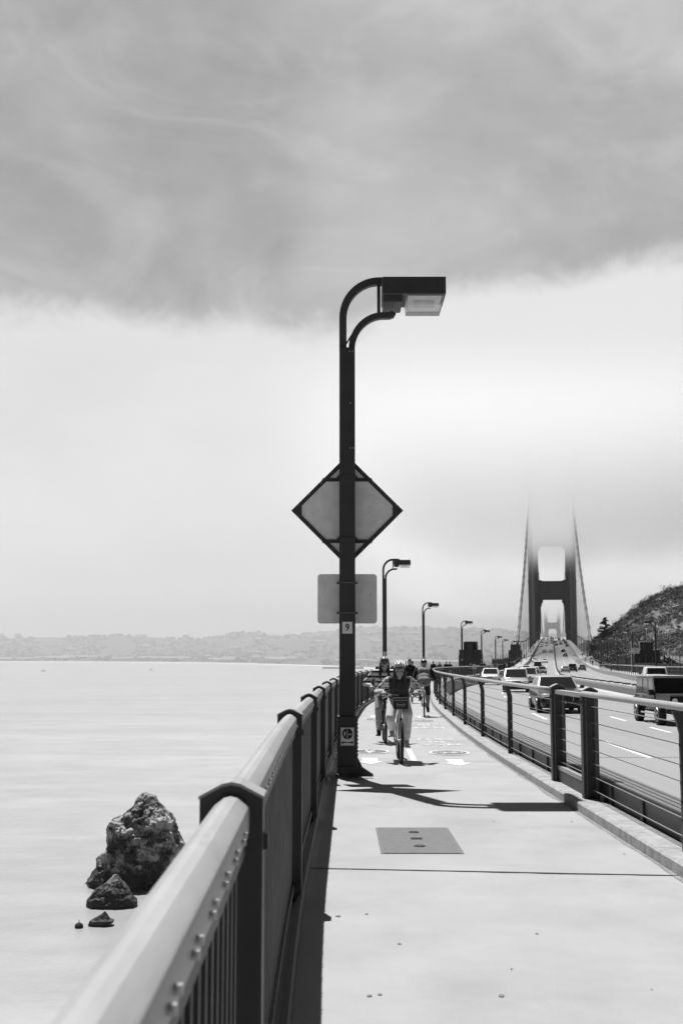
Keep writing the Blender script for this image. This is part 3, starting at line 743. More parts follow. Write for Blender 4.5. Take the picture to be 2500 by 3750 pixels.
# ================================================================== bicycles and people
def make_bike(label, frame_m, bag=True, crank=0., rim_m=None, bagtext=True):
    root = empty('bicycle', (0, 0, 0), 0, label, 'bicycle')
    BB = V((0, -.08, .29)); FW = V((0, .53, .345)); RW = V((0, -.53, .345)); HT = V((0, .30, .80)); HB = V((0, .345, .66)); ST = V((0, -.24, .80))
    mb = MB()
    mb.tube([BB, HB], .024, 8); mb.tube([ST + V((0, .0, -.06)), HT + V((0, 0, -.03))], .02, 8); mb.tube([BB, ST], .017, 8); mb.tube([HB - V((0, -.01, .02)), HT + V((0, -.01, .03))], .025, 8)
    for s in (-1, 1):
        mb.tube([BB + V((s * .035, 0, 0)), RW + V((s * .065, 0, 0))], .011, 6); mb.tube([ST + V((s * .02, 0, -.08)), RW + V((s * .065, 0, 0))], .009, 6)
    mb.build('frame', frame_m, root, True, None, 50)
    mb = MB()
    mb.tube([HB + V((0, 0, -.02)), HB + V((0, .01, -.06))], .024, 8)
    for s in (-1, 1): mb.tube([HB + V((0, .008, -.04)), HB + V((s * .055, .012, -.06)), FW + V((s * .058, 0, 0))], [.02, .016, .011], 6)
    mb.build('fork', frame_m, root, True, None, 50)
    for c in (FW, RW):
        w = MB(); n = 28
        w.tube([c + V((0, .322 * math.cos(2 * math.pi * i / n), .322 * math.sin(2 * math.pi * i / n))) for i in range(n)], .024, 8, closed=True)
        for i in range(56):
            a = 2 * math.pi * i / 56
            for s in (-1, 1): w.box(c + V((s * .012, .344 * math.cos(a), .344 * math.sin(a))), (.012, .012, .006), Matrix.Rotation(a - math.pi / 2, 3, 'X'))
        wo = w.build('wheel', M['rubber'], root, True, None, 60)
        q = MB()
        q.tube([c + V((0, .295 * math.cos(2 * math.pi * i / n), .295 * math.sin(2 * math.pi * i / n))) for i in range(n)], .011, 6, closed=True)
        q.cyl(c + V((-.05, 0, 0)), c + V((.05, 0, 0)), .022, 10)
        for i in range(20):
            a = 2 * math.pi * i / 20; q.tube([c + V((.03 * (-1) ** i, .02 * math.cos(a + .4), .02 * math.sin(a + .4))), c + V((0, .292 * math.cos(a), .292 * math.sin(a)))], .0022, 3)
        q.build('rim', rim_m or M['rim'], wo)
    mb = MB(); mb.tube([HT, HT + V((0, -.015, .16)), HT + V((0, .03, .22))], .017, 8)
    mb.tube([(-.31, .24, 1.04), (-.2, .27, 1.045), (-.1, .325, 1.03), (0, .335, 1.025), (.1, .325, 1.03), (.2, .27, 1.045), (.31, .24, 1.04)], .0125, 8)
    hb = mb.build('handlebar', M['dark_int'], root, True)
    for s in (-1, 1):
        mb = MB(); mb.cyl((s * .2, .27, 1.045), (s * .325, .235, 1.04), .018, 8); mb.build('grip', M['rubber'], hb)
        mb = MB(); mb.tube([(s * .17, .30, 1.04), (s * .19, .34, 1.02), (s * .29, .315, .985)], .007, 6); mb.box((s * .165, .295, 1.04), (.04, .04, .04)); mb.build('brake_lever', M['chrome'], hb)
        mb = MB(); mb.tube([(s * .15, .31, 1.03), (s * .1, .42, .96), (s * .03, .40, .8), (s * .04, .36, .66)], .0035, 4); mb.build('cable', M['black'], hb)
    mb = MB(); mb.tube([ST - V((0, 0, .02)), ST + V((0, -.03, .13))], .014, 8)
    mb.build('seatpost', M['rim'], root)
    mb = MB()
    for i in range(1): mb.ball((0, -.33, .945), (.085, .1, .028), 12, 6); mb.ball((0, -.2, .95), (.035, .13, .022), 10, 6)
    mb.build('saddle', M['rubber'], root, True)
    cr = MB(); cr.cyl(BB + V((.045, 0, 0)), BB + V((.052, 0, 0)), .085, 20); cr.cyl(BB + V((-.07, 0, 0)), BB + V((.075, 0, 0)), .018, 8)
    ca, sa = math.cos(crank), math.sin(crank)
    dv = V((0, ca, sa)) * .17
    for s, k in ((1, 1), (-1, -1)): cr.tube([BB + V((s * .07, 0, 0)), BB + V((s * .078, 0, 0)) + dv * k], [.014, .011], 6)
    co = cr.build('crank', M['rim'], root)
    ped = {}
    for s, k in ((1, 1), (-1, -1)):
        c = BB + V((s * .125, 0, 0)) + dv * k; ped[s] = c
        mb = MB(); mb.bbox(c, (.09, .075, .022), .005); mb.build('pedal', M['rubber'], co)
    mb = MB(); mb.tube([BB + V((.05, .08, .03)), BB + V((.05, -.0, .085)), RW + V((.05, 0, .03)), RW + V((.05, -.03, 0)), RW + V((.05, 0, -.04)), BB + V((.05, 0, -.085))], .006, 4, closed=True); mb.build('chain', M['black'], root)
    if bag:
        mb = MB(); mb.bbox((0, .44, .905), (.235, .13, .165), .02); bo = mb.build('handlebar_bag', M['bag'], root)
        mb = MB(); mb.bbox((0, .44, .985), (.24, .14, .03), .012); mb.build('flap', M['dark_int'], bo)
        mb = MB(); mb.box((0, .512, .962), (.21, .003, .008)); mb.build('zip_strip', M['rim'], bo)
        if bagtext:
            mb = MB(); f = Flat(); f.ring((0, 0), .071, .0685, 32, .56); f.emit(mb, lambda u, v: (-u, .508, .895 + v))
            put_text(mb, 'BLAZING SADDLES', .0145, lambda u, v: (-u, .508, .897 + v), 1., .0006)
            put_text(mb, 'BIKES OF FUN', .008, lambda u, v: (-u, .508, .88 + v), 1., .0003) if False else None
            f = Flat(); f.line((-.035, -.014), (.035, -.014), .003); f.emit(mb, lambda u, v: (-u, .508, .895 + v))
            mb.build('lettering', M['alu'], bo)
    return root, ped
M['bag'] = mat('black bag cloth', .022, .8, .3, var=.3, scale=40, bump=.2, bscale=300)
M['skin'] = mat('skin', .34, .55, .4, var=.12, scale=12)
M['hair'] = mat('dark hair', .02, .5, .5, var=.4, scale=60, stretch=(1, 1, .1))
M['lens_eye'] = M['black']
def cap(mb, a, b, ra, rb, n=14):
    a, b = V(a), V(b); mb.tube([a, b], [ra, rb], n); mb.ball(a, ra, n, 10); mb.ball(b, rb, n, 10)
def remesh(mb, name, mats, voxel, parent=None, zone=None, it=4):
    o = mb.build(name, mats, None)
    md = o.modifiers.new('r', 'REMESH'); md.mode = 'VOXEL'; md.voxel_size = voxel; md.use_smooth_shade = True
    ms = o.modifiers.new('s', 'SMOOTH'); ms.factor = .5; ms.iterations = it
    dg = bpy.context.evaluated_depsgraph_get(); me = bpy.data.meshes.new_from_object(o.evaluated_get(dg))
    o.modifiers.clear(); old = o.data; o.data = me; bpy.data.meshes.remove(old); me.name = name
    mats = mats if isinstance(mats, (list, tuple)) else [mats]
    me.materials.clear()
    for m in mats: me.materials.append(m)
    me.polygons.foreach_set('material_index', [min(len(mats) - 1, zone(p.center)) for p in me.polygons] if zone else [0] * len(me.polygons))
    me.polygons.foreach_set('use_smooth', [True] * len(me.polygons))
    adopt(o, parent); return o
def ik(a, c, l1, l2, pole):
    a, c, pole = V(a), V(c), V(pole); d = c - a; L = min(d.length, (l1 + l2) * .999); d.normalize()
    x = (l1 * l1 - l2 * l2 + L * L) / (2 * L); h = math.sqrt(max(0, l1 * l1 - x * x))
    n = (pole - d * pole.dot(d)).normalized(); return a + d * x + n * h
def head_geo(mb, c, tilt, turn=0.):
    Rm = Matrix.Rotation(turn, 3, 'Z') @ Matrix.Rotation(-tilt, 3, 'X'); g = lambda x, y, z: V(c) + Rm @ V((x, y, z))
    def rb(p, r):
        n0 = len(mb.v); mb.ball((0, 0, 0), r, 16, 12)
        for i in range(n0, len(mb.v)): mb.v[i] = tuple(g(*p) + Rm @ V(mb.v[i]))
    rb((0, -.015, .03), (.076, .095, .09)); rb((0, .02, -.045), (.058, .07, .07)); rb((0, .055, -.085), (.028, .03, .026))
    rb((0, .085, .012), (.05, .018, .018))                                   # brow
    rb((0, .1, -.028), (.014, .022, .024)); rb((0, .095, -.012), (.010, .014, .03))   # nose
    for s in (-1, 1): rb((s * .074, -.005, -.015), (.012, .022, .03)); rb((s * .038, .07, -.035), (.022, .022, .02))
    rb((0, .085, -.062), (.026, .014, .008))
    return g, Rm
def hand_on_grip(mb, wrist, G, s):
    """palm over the grip, four bent fingers round the bar, a thumb under it from the inner side"""
    ax = V((s * .125, -.035, -.005)).normalized(); up = V((0, 0, 1)); fw = ax.cross(up) * (-s); fw = fw.normalized()
    if fw.y < 0: fw = -fw
    palm = G + up * .03 - fw * .02
    cap(mb, wrist, palm - fw * .005, .025, .026)
    for k, (off, ln) in enumerate(((-.036, .9), (-.013, 1.02), (.011, .97), (.033, .82))):
        b = G + ax * off; pts = [palm + ax * off * .9 + up * -.0, b + fw * .022 + up * .03, b + fw * .036 * ln + up * .002, b + fw * .018 + up * -.026 * ln]
        for i in range(3): cap(mb, pts[i], pts[i + 1], .0105 - .0008 * i, .0098 - .0008 * i, 8)
    t0 = palm - ax * .04 * 1; pts = [t0 - fw * .0, G - ax * .052 + fw * .005 + up * .012, G - ax * .05 + fw * .022 + up * -.014]
    for i in range(2): cap(mb, pts[i], pts[i + 1], .012 - .0015 * i, .0105 - .001 * i, 8)
def make_rider(label, ped, hip, neck, headc, tilt, skin, top_m, leg_m, shoe_m, helmet_m, hair='long', arms=(.285, .265), shoulder=.175, baggy=1., top_zone=None, shorts=False, turn=0., thin=1., pole=(.6, -.3, -.65)):
    hip, neck, headc = V(hip), V(neck), V(headc)
    grips = {s: V((s * .262, .2525, 1.043)) for s in (-1, 1)}
    sh = {s: neck + V((s * shoulder, -.01, -.055)) for s in (-1, 1)}
    hj = {s: hip + V((s * .085, .0, -.02)) for s in (-1, 1)}
    wr = {s: grips[s] + V((s * .0, -.065, .045)) for s in (-1, 1)}
    el = {s: ik(sh[s], wr[s], arms[0], arms[1], V((s * pole[0], pole[1], pole[2]))) for s in (-1, 1)}
    an = {s: ped[s] + V((-s * .015, -.06, .105)) for s in (-1, 1)}
    kn = {s: ik(hj[s], an[s], .43, .42, V((s * .12, 1, .3))) for s in (-1, 1)}
    ups = (neck - hip)
    def torso(mb, e=0.):
        b = thin
        cap(mb, hip + V((-.06, -.02, .0)), hip + V((.06, -.02, .0)), .115 * b + e, .115 * b + e)
        cap(mb, hip + ups * .25 + V((-.055, 0, 0)), hip + ups * .25 + V((.055, 0, 0)), .105 * b + e, .105 * b + e)
        cap(mb, hip + ups * .7 + V((-.075, 0, -.01)), hip + ups * .7 + V((.075, 0, -.01)), .105 * b + e, .105 * b + e)
        cap(mb, sh[-1] + V((.03, 0, -.01)), sh[1] + V((-.03, 0, -.01)), .068 + e, .068 + e)
        cap(mb, hip + ups * .1, neck - ups * .22, .1 + e, .1 + e)
    mb = MB(); torso(mb, -.012)
    cap(mb, neck - V((0, .02, .04)), headc - V((0, .0, .06)), .052, .048)
    g, Rm = head_geo(mb, headc, tilt, turn)
    for s in (-1, 1):
        cap(mb, sh[s], el[s], .044, .036); cap(mb, el[s], wr[s], .035, .024)
        hand_on_grip(mb, wr[s], grips[s], s)
        cap(mb, hj[s], kn[s], .078, .052); cap(mb, kn[s], kn[s].lerp(an[s], .35), .052, .052); cap(mb, kn[s].lerp(an[s], .35), an[s], .051, .034)
        cap(mb, an[s] + V((0, -.02, -.055)), an[s] + V((s * .01, .13, -.07)), .036, .03)
    root = remesh(mb, 'person', [skin], .0075, None, None, 3)
    tag(root, label, 'person')
    mb = MB(); torso(mb, .012)
    cap(mb, neck - V((-.03, .03, .03)), neck - V((.03, .03, .03)), .062, .062)
    for s in (-1, 1):
        cap(mb, sh[s], el[s], .064, .053); cap(mb, el[s], el[s].lerp(wr[s], .88), .052, .04)
        # folds of the sleeve
        for k in range(5):
            p = sh[s].lerp(el[s], .2 + .2 * k); mb.ball(p + V((random.uniform(-.012, .012), random.uniform(-.012, .012), .008)), .056, 10, 8)
            p = el[s].lerp(wr[s], .1 + .17 * k); mb.ball(p + V((random.uniform(-.01, .01), random.uniform(-.01, .01), .004)), .047 - .001 * k, 10, 8)
    remesh(mb, 'jacket', top_m if isinstance(top_m, list) else [top_m], .012, root, top_zone, 5)
    mb = MB()
    cap(mb, hip + V((-.055, -.02, -.02)), hip + V((.055, -.02, -.02)), .125, .125)
    for s in (-1, 1):
        cap(mb, hj[s], kn[s], .098, .074 * baggy)
        if not shorts:
            cap(mb, kn[s], kn[s].lerp(an[s], .85), .072 * baggy, .056 * baggy)
            for k in range(3):
                mb.ball(kn[s].lerp(an[s], .2 + .25 * k) + V((random.uniform(-.01, .01), .012, 0)), .062 * baggy, 10, 8)
    remesh(mb, 'shorts' if shorts else 'trousers', [leg_m], .013, root, None, 3)
    for s in (-1, 1):
        mb = MB(); a = an[s]
        cap(mb, a + V((0, -.035, -.045)), a + V((0, .06, -.055)), .042, .042); cap(mb, a + V((0, .06, -.06)), a + V((s * .01, .15, -.075)), .042, .033); cap(mb, a + V((0, -.02, .0)), a + V((0, -.02, -.03)), .045, .045)
        so = remesh(mb, 'shoe', [shoe_m], .01, root, None, 2)
        mb = MB(); mb.bbox(a + V((s * .003, .055, -.102)), (.075, .27, .02), .008); mb.build('sole', M['white'] if shoe_m is M.get('canvas') else M['rubber'], so)
    # helmet: ribbed shell with open vents
    def gp(u, v, k=1.): # u around, v down from the crown
        return g(.098 * k * math.sin(v) * math.cos(u), -.02 + .128 * k * math.sin(v) * math.sin(u), .045 + .098 * k * math.cos(v))
    mb = MB(); n, m = 28, 10; vs = []; fs = []
    for i in range(m + 1):
        vv = 1.62 * i / m
        for q in range(n): vs.append(gp(2 * math.pi * q / n, vv, 1.))
    for i in range(m):
        for q in range(n): fs.append((i * n + q, i * n + (q + 1) % n, (i + 1) * n + (q + 1) % n, (i + 1) * n + q))
    mb.add(vs, fs); hm = mb.build('helmet', helmet_m[0], root, True)
    mb = MB()
    for x in (-.07, -.036, 0, .036, .07):
        pts = []
        for i in range(15):
            a = math.pi * (.06 + .88 * i / 14); yy = .136 * math.cos(a); zz = math.sqrt(max(0., 1 - (x / .105) ** 2)) * .108 * math.sin(a)
            pts.append(g(x, -.02 + yy * math.sqrt(max(0, 1 - (x / .12) ** 2)), .045 + zz))
        mb.tube(pts, [.006] + [.0125] * 13 + [.006], 6)
    mb.build('rib', helmet_m[1], hm, True)
    mb = MB()
    for s in (-1, 1): mb.tube([g(s * .085, .03, .03), g(s * .078, .03, -.05), g(s * .02, .05, -.12)], .005, 4); mb.tube([g(s * .085, -.05, .02), g(s * .078, .03, -.05)], .005, 4)
    mb.build('strap', M['black'], hm)
    mb = MB()
    for s in (-1, 1): mb.ball(g(s * .032, .079, -.006), (.013, .009, .0075), 8, 6)
    mb.build('eyes', M['black'], root)
    mb = MB(); mb.ball(g(0, .094, -.063), (.02, .006, .004), 8, 6); mb.build('mouth', mat('lips', .1, .5) if 'lips' not in M else M['lips'], root)
    if hair:
        mb = MB()
        cap(mb, g(0, -.06, .0), g(0, -.075, -.06), .078, .07)
        if hair == 'long':
            for s in (-1, 1):
                cap(mb, g(s * .07, -.02, .02), g(s * .075, -.01, -.1), .03, .034); cap(mb, g(s * .075, -.01, -.1), neck + V((s * .085, .075, -.09)), .034, .028)
                cap(mb, neck + V((s * .085, .075, -.09)), neck + V((s * .08, .085, -.19)), .028, .014)
        remesh(mb, 'hair', [M['hair']], .011, root, None, 2)
    return root
M['lips'] = mat('lips', .12, .5)
M['coat_dark'] = mat('dark jacket cloth', .035, .85, .3, var=.3, scale=8)
M['coat_two'] = mat('pale quilted sleeve', .6, .8, .3, var=.12, scale=12, dark=.06, dscale=9, dthr=(.5, .56), stretch=(1, 1, 3.))
M['trouser_pale'] = mat('pale trousers', .62, .85, .2, var=.08, scale=7)
M['trouser_grey'] = mat('grey trousers', .4, .85, .2, var=.12, scale=7)
M['black_cloth'] = mat('black cloth', .02, .85, .3, var=.3, scale=10)
M['grey_cloth'] = mat('grey cloth', .2, .8, .3, var=.25, scale=9)
M['canvas'] = mat('canvas shoe', .5, .8, .2, var=.3, scale=30, dark=.08, dscale=22, dthr=(.52, .58))
M['helmet_white'] = mat('white helmet shell', .7, .3, .5); M['helmet_black'] = mat('black helmet shell', .02, .2, .7, coat=.6); M['helmet_grey'] = mat('silver helmet rib', .55, .25, .6)
def stripes_material():
    m = mat('striped knit', .5, .9, .2); nt = m.node_tree; b = nt.nodes['Principled BSDF']
    tc = nt.nodes.new('ShaderNodeTexCoord'); w = nt.nodes.new('ShaderNodeTexWave'); w.bands_direction = 'Z'; w.inputs['Scale'].default_value = 3.1; w.inputs['Distortion'].default_value = .8; w.inputs['Detail Scale'].default_value = .8
    r = nt.nodes.new('ShaderNodeMapRange'); r.inputs['From Min'].default_value = .62; r.inputs['From Max'].default_value = .7; r.inputs['To Min'].default_value = .62; r.inputs['To Max'].default_value = .03
    nt.links.new(tc.outputs['Object'], w.inputs['Vector']); nt.links.new(w.outputs['Fac'], r.inputs['Value']); nt.links.new(r.outputs[0], b.inputs['Base Color']); return m
M['stripes'] = stripes_material()
# front rider: dark quilted jacket with pale sleeves, pale trousers
bA, pA = make_bike('pale framed bicycle with a black handlebar bag, nearest on the walk', M['car_white'], True, R(155))
zA = lambda c: 1 if abs(c.x) > .168 else 0
rA = make_rider('front cyclist in a dark jacket with pale sleeves, pale trousers and white striped helmet', pA, (0, -.24, .965), (0, .04, 1.315), (0, .14, 1.425), R(6), M['skin'], [M['coat_dark'], M['coat_two']], M['trouser_pale'], M['canvas'],
                (M['helmet_black'], M['helmet_white']), 'long', top_zone=zA, baggy=1.1, thin=1.02, shoulder=.178)
def ride(b, r, x, y, rz):
    for o in (b, r): place(o, (x, y, ZW(y) + .004), rz, rx=0)
    sl = math.atan(ZW(y + .5) - ZW(y - .5)) * (1 if abs(rz) < 1 else -1)
    for o in (b, r): o.rotation_euler.x = sl
ride(bA, rA, .925, 18.56, math.pi)
bB, pB = make_bike('dark bicycle with a black handlebar bag, second on the walk', M['car_black'], True, R(-80), bagtext=False)
rB = make_rider('person cycling second in a striped knitted sweater, pale trousers and black helmet, looking down', pB, (0, -.24, 1.0), (0, .03, 1.40), (.0, .12, 1.515), R(20), M['skin'], M['stripes'], M['trouser_grey'], M['black_cloth'],
                (M['helmet_black'], M['car_grey']), 'long', shoulder=.2, thin=1.08)
ride(bB, rB, .845, 22.85, math.pi)
bC, pC = make_bike('thin dark bicycle being ridden away near the kerb', M['car_grey'], False, R(-75))
rC = make_rider('person cycling away from view in a dark grey jacket, black shorts and black helmet', pC, (0, -.25, 1.0), (0, .05, 1.39), (0, .17, 1.5), R(-5), M['skin'], [M['grey_cloth'], M['black_cloth']], M['black_cloth'], M['black_cloth'],
                (M['helmet_black'], M['helmet_black']), None, shoulder=.2, shorts=True, thin=1.15, pole=(.3, -.2, -.8), top_zone=lambda c: 1 if abs(c.x) > .17 else 0)
ride(bC, rC, 2.39, 33.6, R(-4))
# two riders following farther back
for (x, y, rz, src, bs, l1, l2) in ((1.62, 46., math.pi - .06, rC, bC, 'person cycling behind the striped sweater, only helmet and shoulder showing', 'bicycle mostly hidden behind the rider in the striped sweater'),
                                    (2.42, 50.5, math.pi - .06, rC, bC, 'person cycling farther back, seen between the two front riders', 'bicycle farther back, seen between the two front riders')):
    r2 = copy_tree(src); b2 = copy_tree(bs); ride(b2, r2, x, y, rz); r2['label'] = l1; b2['label'] = l2
# ------------------------------------------------------------------ people on foot, simple but whole figures
def make_walker(top, legs, hairm, h=1.68, stride=.16, helmet=None, coat=0., arms_bent=False, vox=.02):
    k = h / 1.7; mb = MB(); g = lambda x, y, z: V((x * k, y * k, z * k))
    cap(mb, g(-.07, 0, .94), g(.07, 0, .94), .115, .115); cap(mb, g(-.08, 0, 1.2), g(.08, 0, 1.2), .115, .115); cap(mb, g(-.14, 0, 1.38), g(.14, 0, 1.38), .065, .065); cap(mb, g(0, 0, .95), g(0, 0, 1.3), .12, .12)
    cap(mb, g(0, -.01, 1.4), g(0, .01, 1.5), .05, .05); mb.ball(g(0, .01, 1.585), (.078, .096, .115), 12, 10); mb.ball(g(0, .1, 1.56), (.014, .02, .02), 6, 5)
    for s in (-1, 1):
        f = g(s * .09, s * stride, .08); kn = g(s * .09, s * stride * .55 + .04, .5)
        cap(mb, g(s * .085, 0, .9), kn, .09, .06); cap(mb, kn, f, .058, .045); cap(mb, f - V((0, .03, .03)), f + V((0, .13, -.04)), .042, .036)
        e = g(s * .24, -s * stride * .4 - .02, 1.12); wv = g(s * .25, -s * stride * .9 + .08, .9) if not arms_bent else g(s * .1, .24, 1.15)
        cap(mb, g(s * .17, 0, 1.37), e, .055, .047); cap(mb, e, wv, .045, .035); mb.ball(wv + V((0, .01, -.05 * (not arms_bent))), (.03, .04, .055), 8, 6)
    if coat: cap(mb, g(0, -.0, .72), g(0, 0, .95), .17, .14)
    def zone(c):
        z = c.z / k
        if z > 1.47: return 2 if (z > 1.62 or c.y < -.02) else 0
        if z > .92 - coat * .25 and not (abs(c.x) > .19 * k and z < .93): return 1
        if z < .9: return 3
        return 0
    o = remesh(mb, 'person', [M['skin'], top, hairm, legs], vox, None, zone, 2)
    return o
wk = {'dark': make_walker(M['black_cloth'], M['black_cloth'], M['hair'], 1.72), 'pale': make_walker(M['trouser_grey'], M['black_cloth'], M['hair'], 1.62, coat=1.), 'grey': make_walker(M['grey_cloth'], M['black_cloth'], M['hair'], 1.68, arms_bent=True),
      'white': make_walker(M['trouser_pale'], M['grey_cloth'], M['hair'], 1.66), 'helmet': make_walker(M['black_cloth'], M['grey_cloth'], M['helmet_black'], 1.7, arms_bent=True)}
used = set()
def walker(kind, x, y, rz, label, group, z=None):
    o = wk[kind] if kind not in used else copy_tree(wk[kind])
    used.add(kind); place(o, (x, y, (ZW(y) if z is None else z)), rz, label, group); o['category'] = 'person'; return o
walker('helmet', 2.62, 44.5, math.pi, 'tall person in black standing behind the front rider, only dark head and shoulder showing', 'people on the left walk')
walker('pale', 3.16, 52.3, math.pi + .9, 'person in a pale long coat between the front rider and the one riding away', 'people on the left walk')
for b, y, k, l in ((.0793, 95, 'dark', 'person in black behind the curving handrail, leftmost of four dark heads'), (.0848, 101, 'grey', 'person in grey behind the curving handrail, second of four dark heads'),
                   (.0905, 107, 'dark', 'tall person in black behind the curving handrail, third of four dark heads'), (.0936, 111, 'helmet', 'short person behind the curving handrail, rightmost of four dark heads')):
    walker(k, b * y, y, math.pi, l, 'people on the left walk')
rnd = random.Random(9)
kinds = ['dark', 'grey', 'white', 'helmet', 'pale']
near = [(139, 'grey'), (141.5, 'white'), (153, 'dark'), (156, 'helmet'), (176, 'dark'), (184, 'white'), (205, 'grey'), (211, 'pale'), (214, 'dark'), (226, 'dark'), (232, 'white'), (240, 'grey'), (247, 'dark'), (262, 'helmet'), (278, 'dark'), (300, 'grey'), (317, 'white')]
for y, k in near:
    walker(k, KERB(y) - rnd.uniform(.6, 2.), y, rnd.choice([0, math.pi]) - hdg(y), 'tiny person on the walk beside the left stone pylons', 'people by the left pylons')
for i in range(16):
    y = 345 + 30 * i + rnd.uniform(-8, 8); walker(rnd.choice(['dark', 'grey', 'dark', 'white']), KERB(y) - rnd.uniform(.5, 2.), y, rnd.choice([0, math.pi]), 'tiny dark person far along the left edge of the bridge', 'people far along the bridge')
for i in range(8):
    y = 225 + 34 * i + rnd.uniform(-8, 8); walker(rnd.choice(['dark', 'grey', 'white']), KERB(y) + rnd.uniform(19.6, 21.4), y, rnd.choice([0, math.pi]), 'tiny person on the far walk at the right side of the bridge', 'people on the far walk')
# ================================================================== vehicles
def subdivide(mb, lv):
    o = mb.build('work', M['black']); o.modifiers.new('s', 'SUBSURF').levels = lv
    me = o.evaluated_get(bpy.context.evaluated_depsgraph_get()).to_mesh(); q = MB(); q.add([v.co.copy() for v in me.vertices], [tuple(p.vertices) for p in me.polygons])
    bpy.data.objects.remove(o); return q
def make_car(label, paint, L=4.5, W=1.82, H=1.48, hood=.98, deck=1.0, belt=.98, cabin=(-1.35, -.75, .35, 1.15), bed=False, van=False, ground=.19, wr=.34, glass=None, grille='bar', rails=False, lit=None, detail=True, roof=None, name='parked_car', cat='car'):
    """car along +y (front), cabin = y of rear glass foot, roof rear, roof front, windscreen foot"""
    glass = glass or M['glass']
    root = empty(name, (0, 0, 0), 0, label, cat)
    hw = W / 2; f, b = L / 2, -L / 2; fa, ra = f - .88, b + .82
    # lower body: stations along y, section from sill to bonnet
    prof = [(b, .42, .80, .86), (b + .04, .32, deck - .05, .93), (b + .16, .25, deck, .98), (cabin[0], ground, deck + .0, 1.), (0, ground, belt, 1.), (cabin[3], ground, hood + .02, 1.), (f - .75, ground, hood - .06, .985),
            (f - .28, .22, hood - .15, .93), (f - .07, .24, hood - .26, .85), (f, .34, hood - .38, .78)]
    if bed: prof[1:4] = [(b + .04, .4, deck - .03, .97), (b + .16, .34, deck, .99), (cabin[0], ground, deck, 1.)]
    vs = []; fs = []; 
    for y, z0, z1, k in prof:
        w = hw * k; h = z1 - z0
        sec = [(0, z0), (w * .86, z0), (w * .97, z0 + .10 * h), (w * 1., z0 + .42 * h), (w * .985, z0 + .72 * h), (w * .93, z0 + .93 * h), (w * .80, z1), (w * .4, z1 + .018), (0, z1 + .022)]
        row = sec + [(-x, z) for x, z in sec[-2:0:-1]]
        vs += [(x, y, z) for x, z in row]
    n = len(row)
    for i in range(len(prof) - 1):
        for j in range(n): fs.append((i * n + j, i * n + (j + 1) % n, (i + 1) * n + (j + 1) % n, (i + 1) * n + j))
    fs += [tuple(range(n))[::-1], tuple((len(prof) - 1) * n + j for j in range(n))]
    mb = MB(); mb.add(vs, fs); mb = subdivide(mb, 2)
    # cabin
    y0, y1, y2, y3 = cabin; wb = hw * .93; wt = hw * .76 if not van else hw * .84
    zb = belt - .04; zt = H
    def cab(e=0.):
        return [V((-wb - e, y0 - e, zb)), V((wb + e, y0 - e, zb)), V((wb + e, y3 + e, hood - .01)), V((-wb - e, y3 + e, hood - .01)), V((-wt - e, y1 - e, zt - .05)), V((wt + e, y1 - e, zt - .05)), V((wt + e, y2 + e, zt - .05)), V((-wt - e, y2 + e, zt - .05))]
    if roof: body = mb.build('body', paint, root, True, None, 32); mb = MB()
    c = cab(); rt = [V((-wt * .86, y1 + .1, zt)), V((wt * .86, y1 + .1, zt)), V((wt * .86, y2 - .12, zt)), V((-wt * .86, y2 - .12, zt))]
    bmc = bmesh.new(); bv_ = [bmc.verts.new(p) for p in c + rt]
    for f_ in [(0, 1, 5, 4), (1, 2, 6, 5), (2, 3, 7, 6), (3, 0, 4, 7), (4, 5, 9, 8), (5, 6, 10, 9), (6, 7, 11, 10), (7, 4, 8, 11), (8, 9, 10, 11)]: bmc.faces.new([bv_[i] for i in f_])
    bmesh.ops.bevel(bmc, geom=[e for e in bmc.edges if max(v.co.z for v in e.verts) > zb + .2], offset=.055, segments=3, affect='EDGES', profile=.5)
    bmc.verts.index_update(); mb.add([v.co.copy() for v in bmc.verts], [[v.index for v in f_.verts] for f_ in bmc.faces]); bmc.free()
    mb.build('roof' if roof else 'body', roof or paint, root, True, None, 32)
    # glass panes, a few mm proud, pillars left in paint
    def pane(q, m=(.06, .06, .06, .06), nm='window', mt=None, e=.006):
        a, b_, c_, d = q; nn = (b_ - a).cross(d - a).normalized() * e
        def pt(u, v): return a.lerp(b_, u).lerp(d.lerp(c_, u), v) + nn
        mb = MB(); g = 6; vv = [pt(m[0] + (1 - m[0] - m[1]) * i / g, m[2] + (1 - m[2] - m[3]) * k / g) for k in range(g + 1) for i in range(g + 1)]
        mb.add(vv, [(k * (g + 1) + i, k * (g + 1) + i + 1, (k + 1) * (g + 1) + i + 1, (k + 1) * (g + 1) + i) for k in range(g) for i in range(g)])
        return mb.build(nm, mt or glass, root)
    pane([c[3], c[2], c[6], c[7]], (.05, .05, .04, .05), 'windscreen', None, -.008)
    pane([c[1], c[0], c[4], c[5]], (.07, .07, .1, .07), 'rear_window', None, -.008)
    for a_, b_, c_, d_, sgn in ((c[1], c[2], c[6], c[5], 1), (c[0], c[3], c[7], c[4], -1)):
        e = -.008 if sgn > 0 else .008
        cuts = ((.1, .47), (.51, .86)) if not van else ((.05, .33), (.36, .63), (.66, .88))
        for u0, u1 in cuts:
            q = [a_.lerp(b_, u0), a_.lerp(b_, u1), d_.lerp(c_, u1), d_.lerp(c_, u0)]
            pane(q, (.03, .03, .12, .09), 'window', lit, e if sgn < 0 else -e)
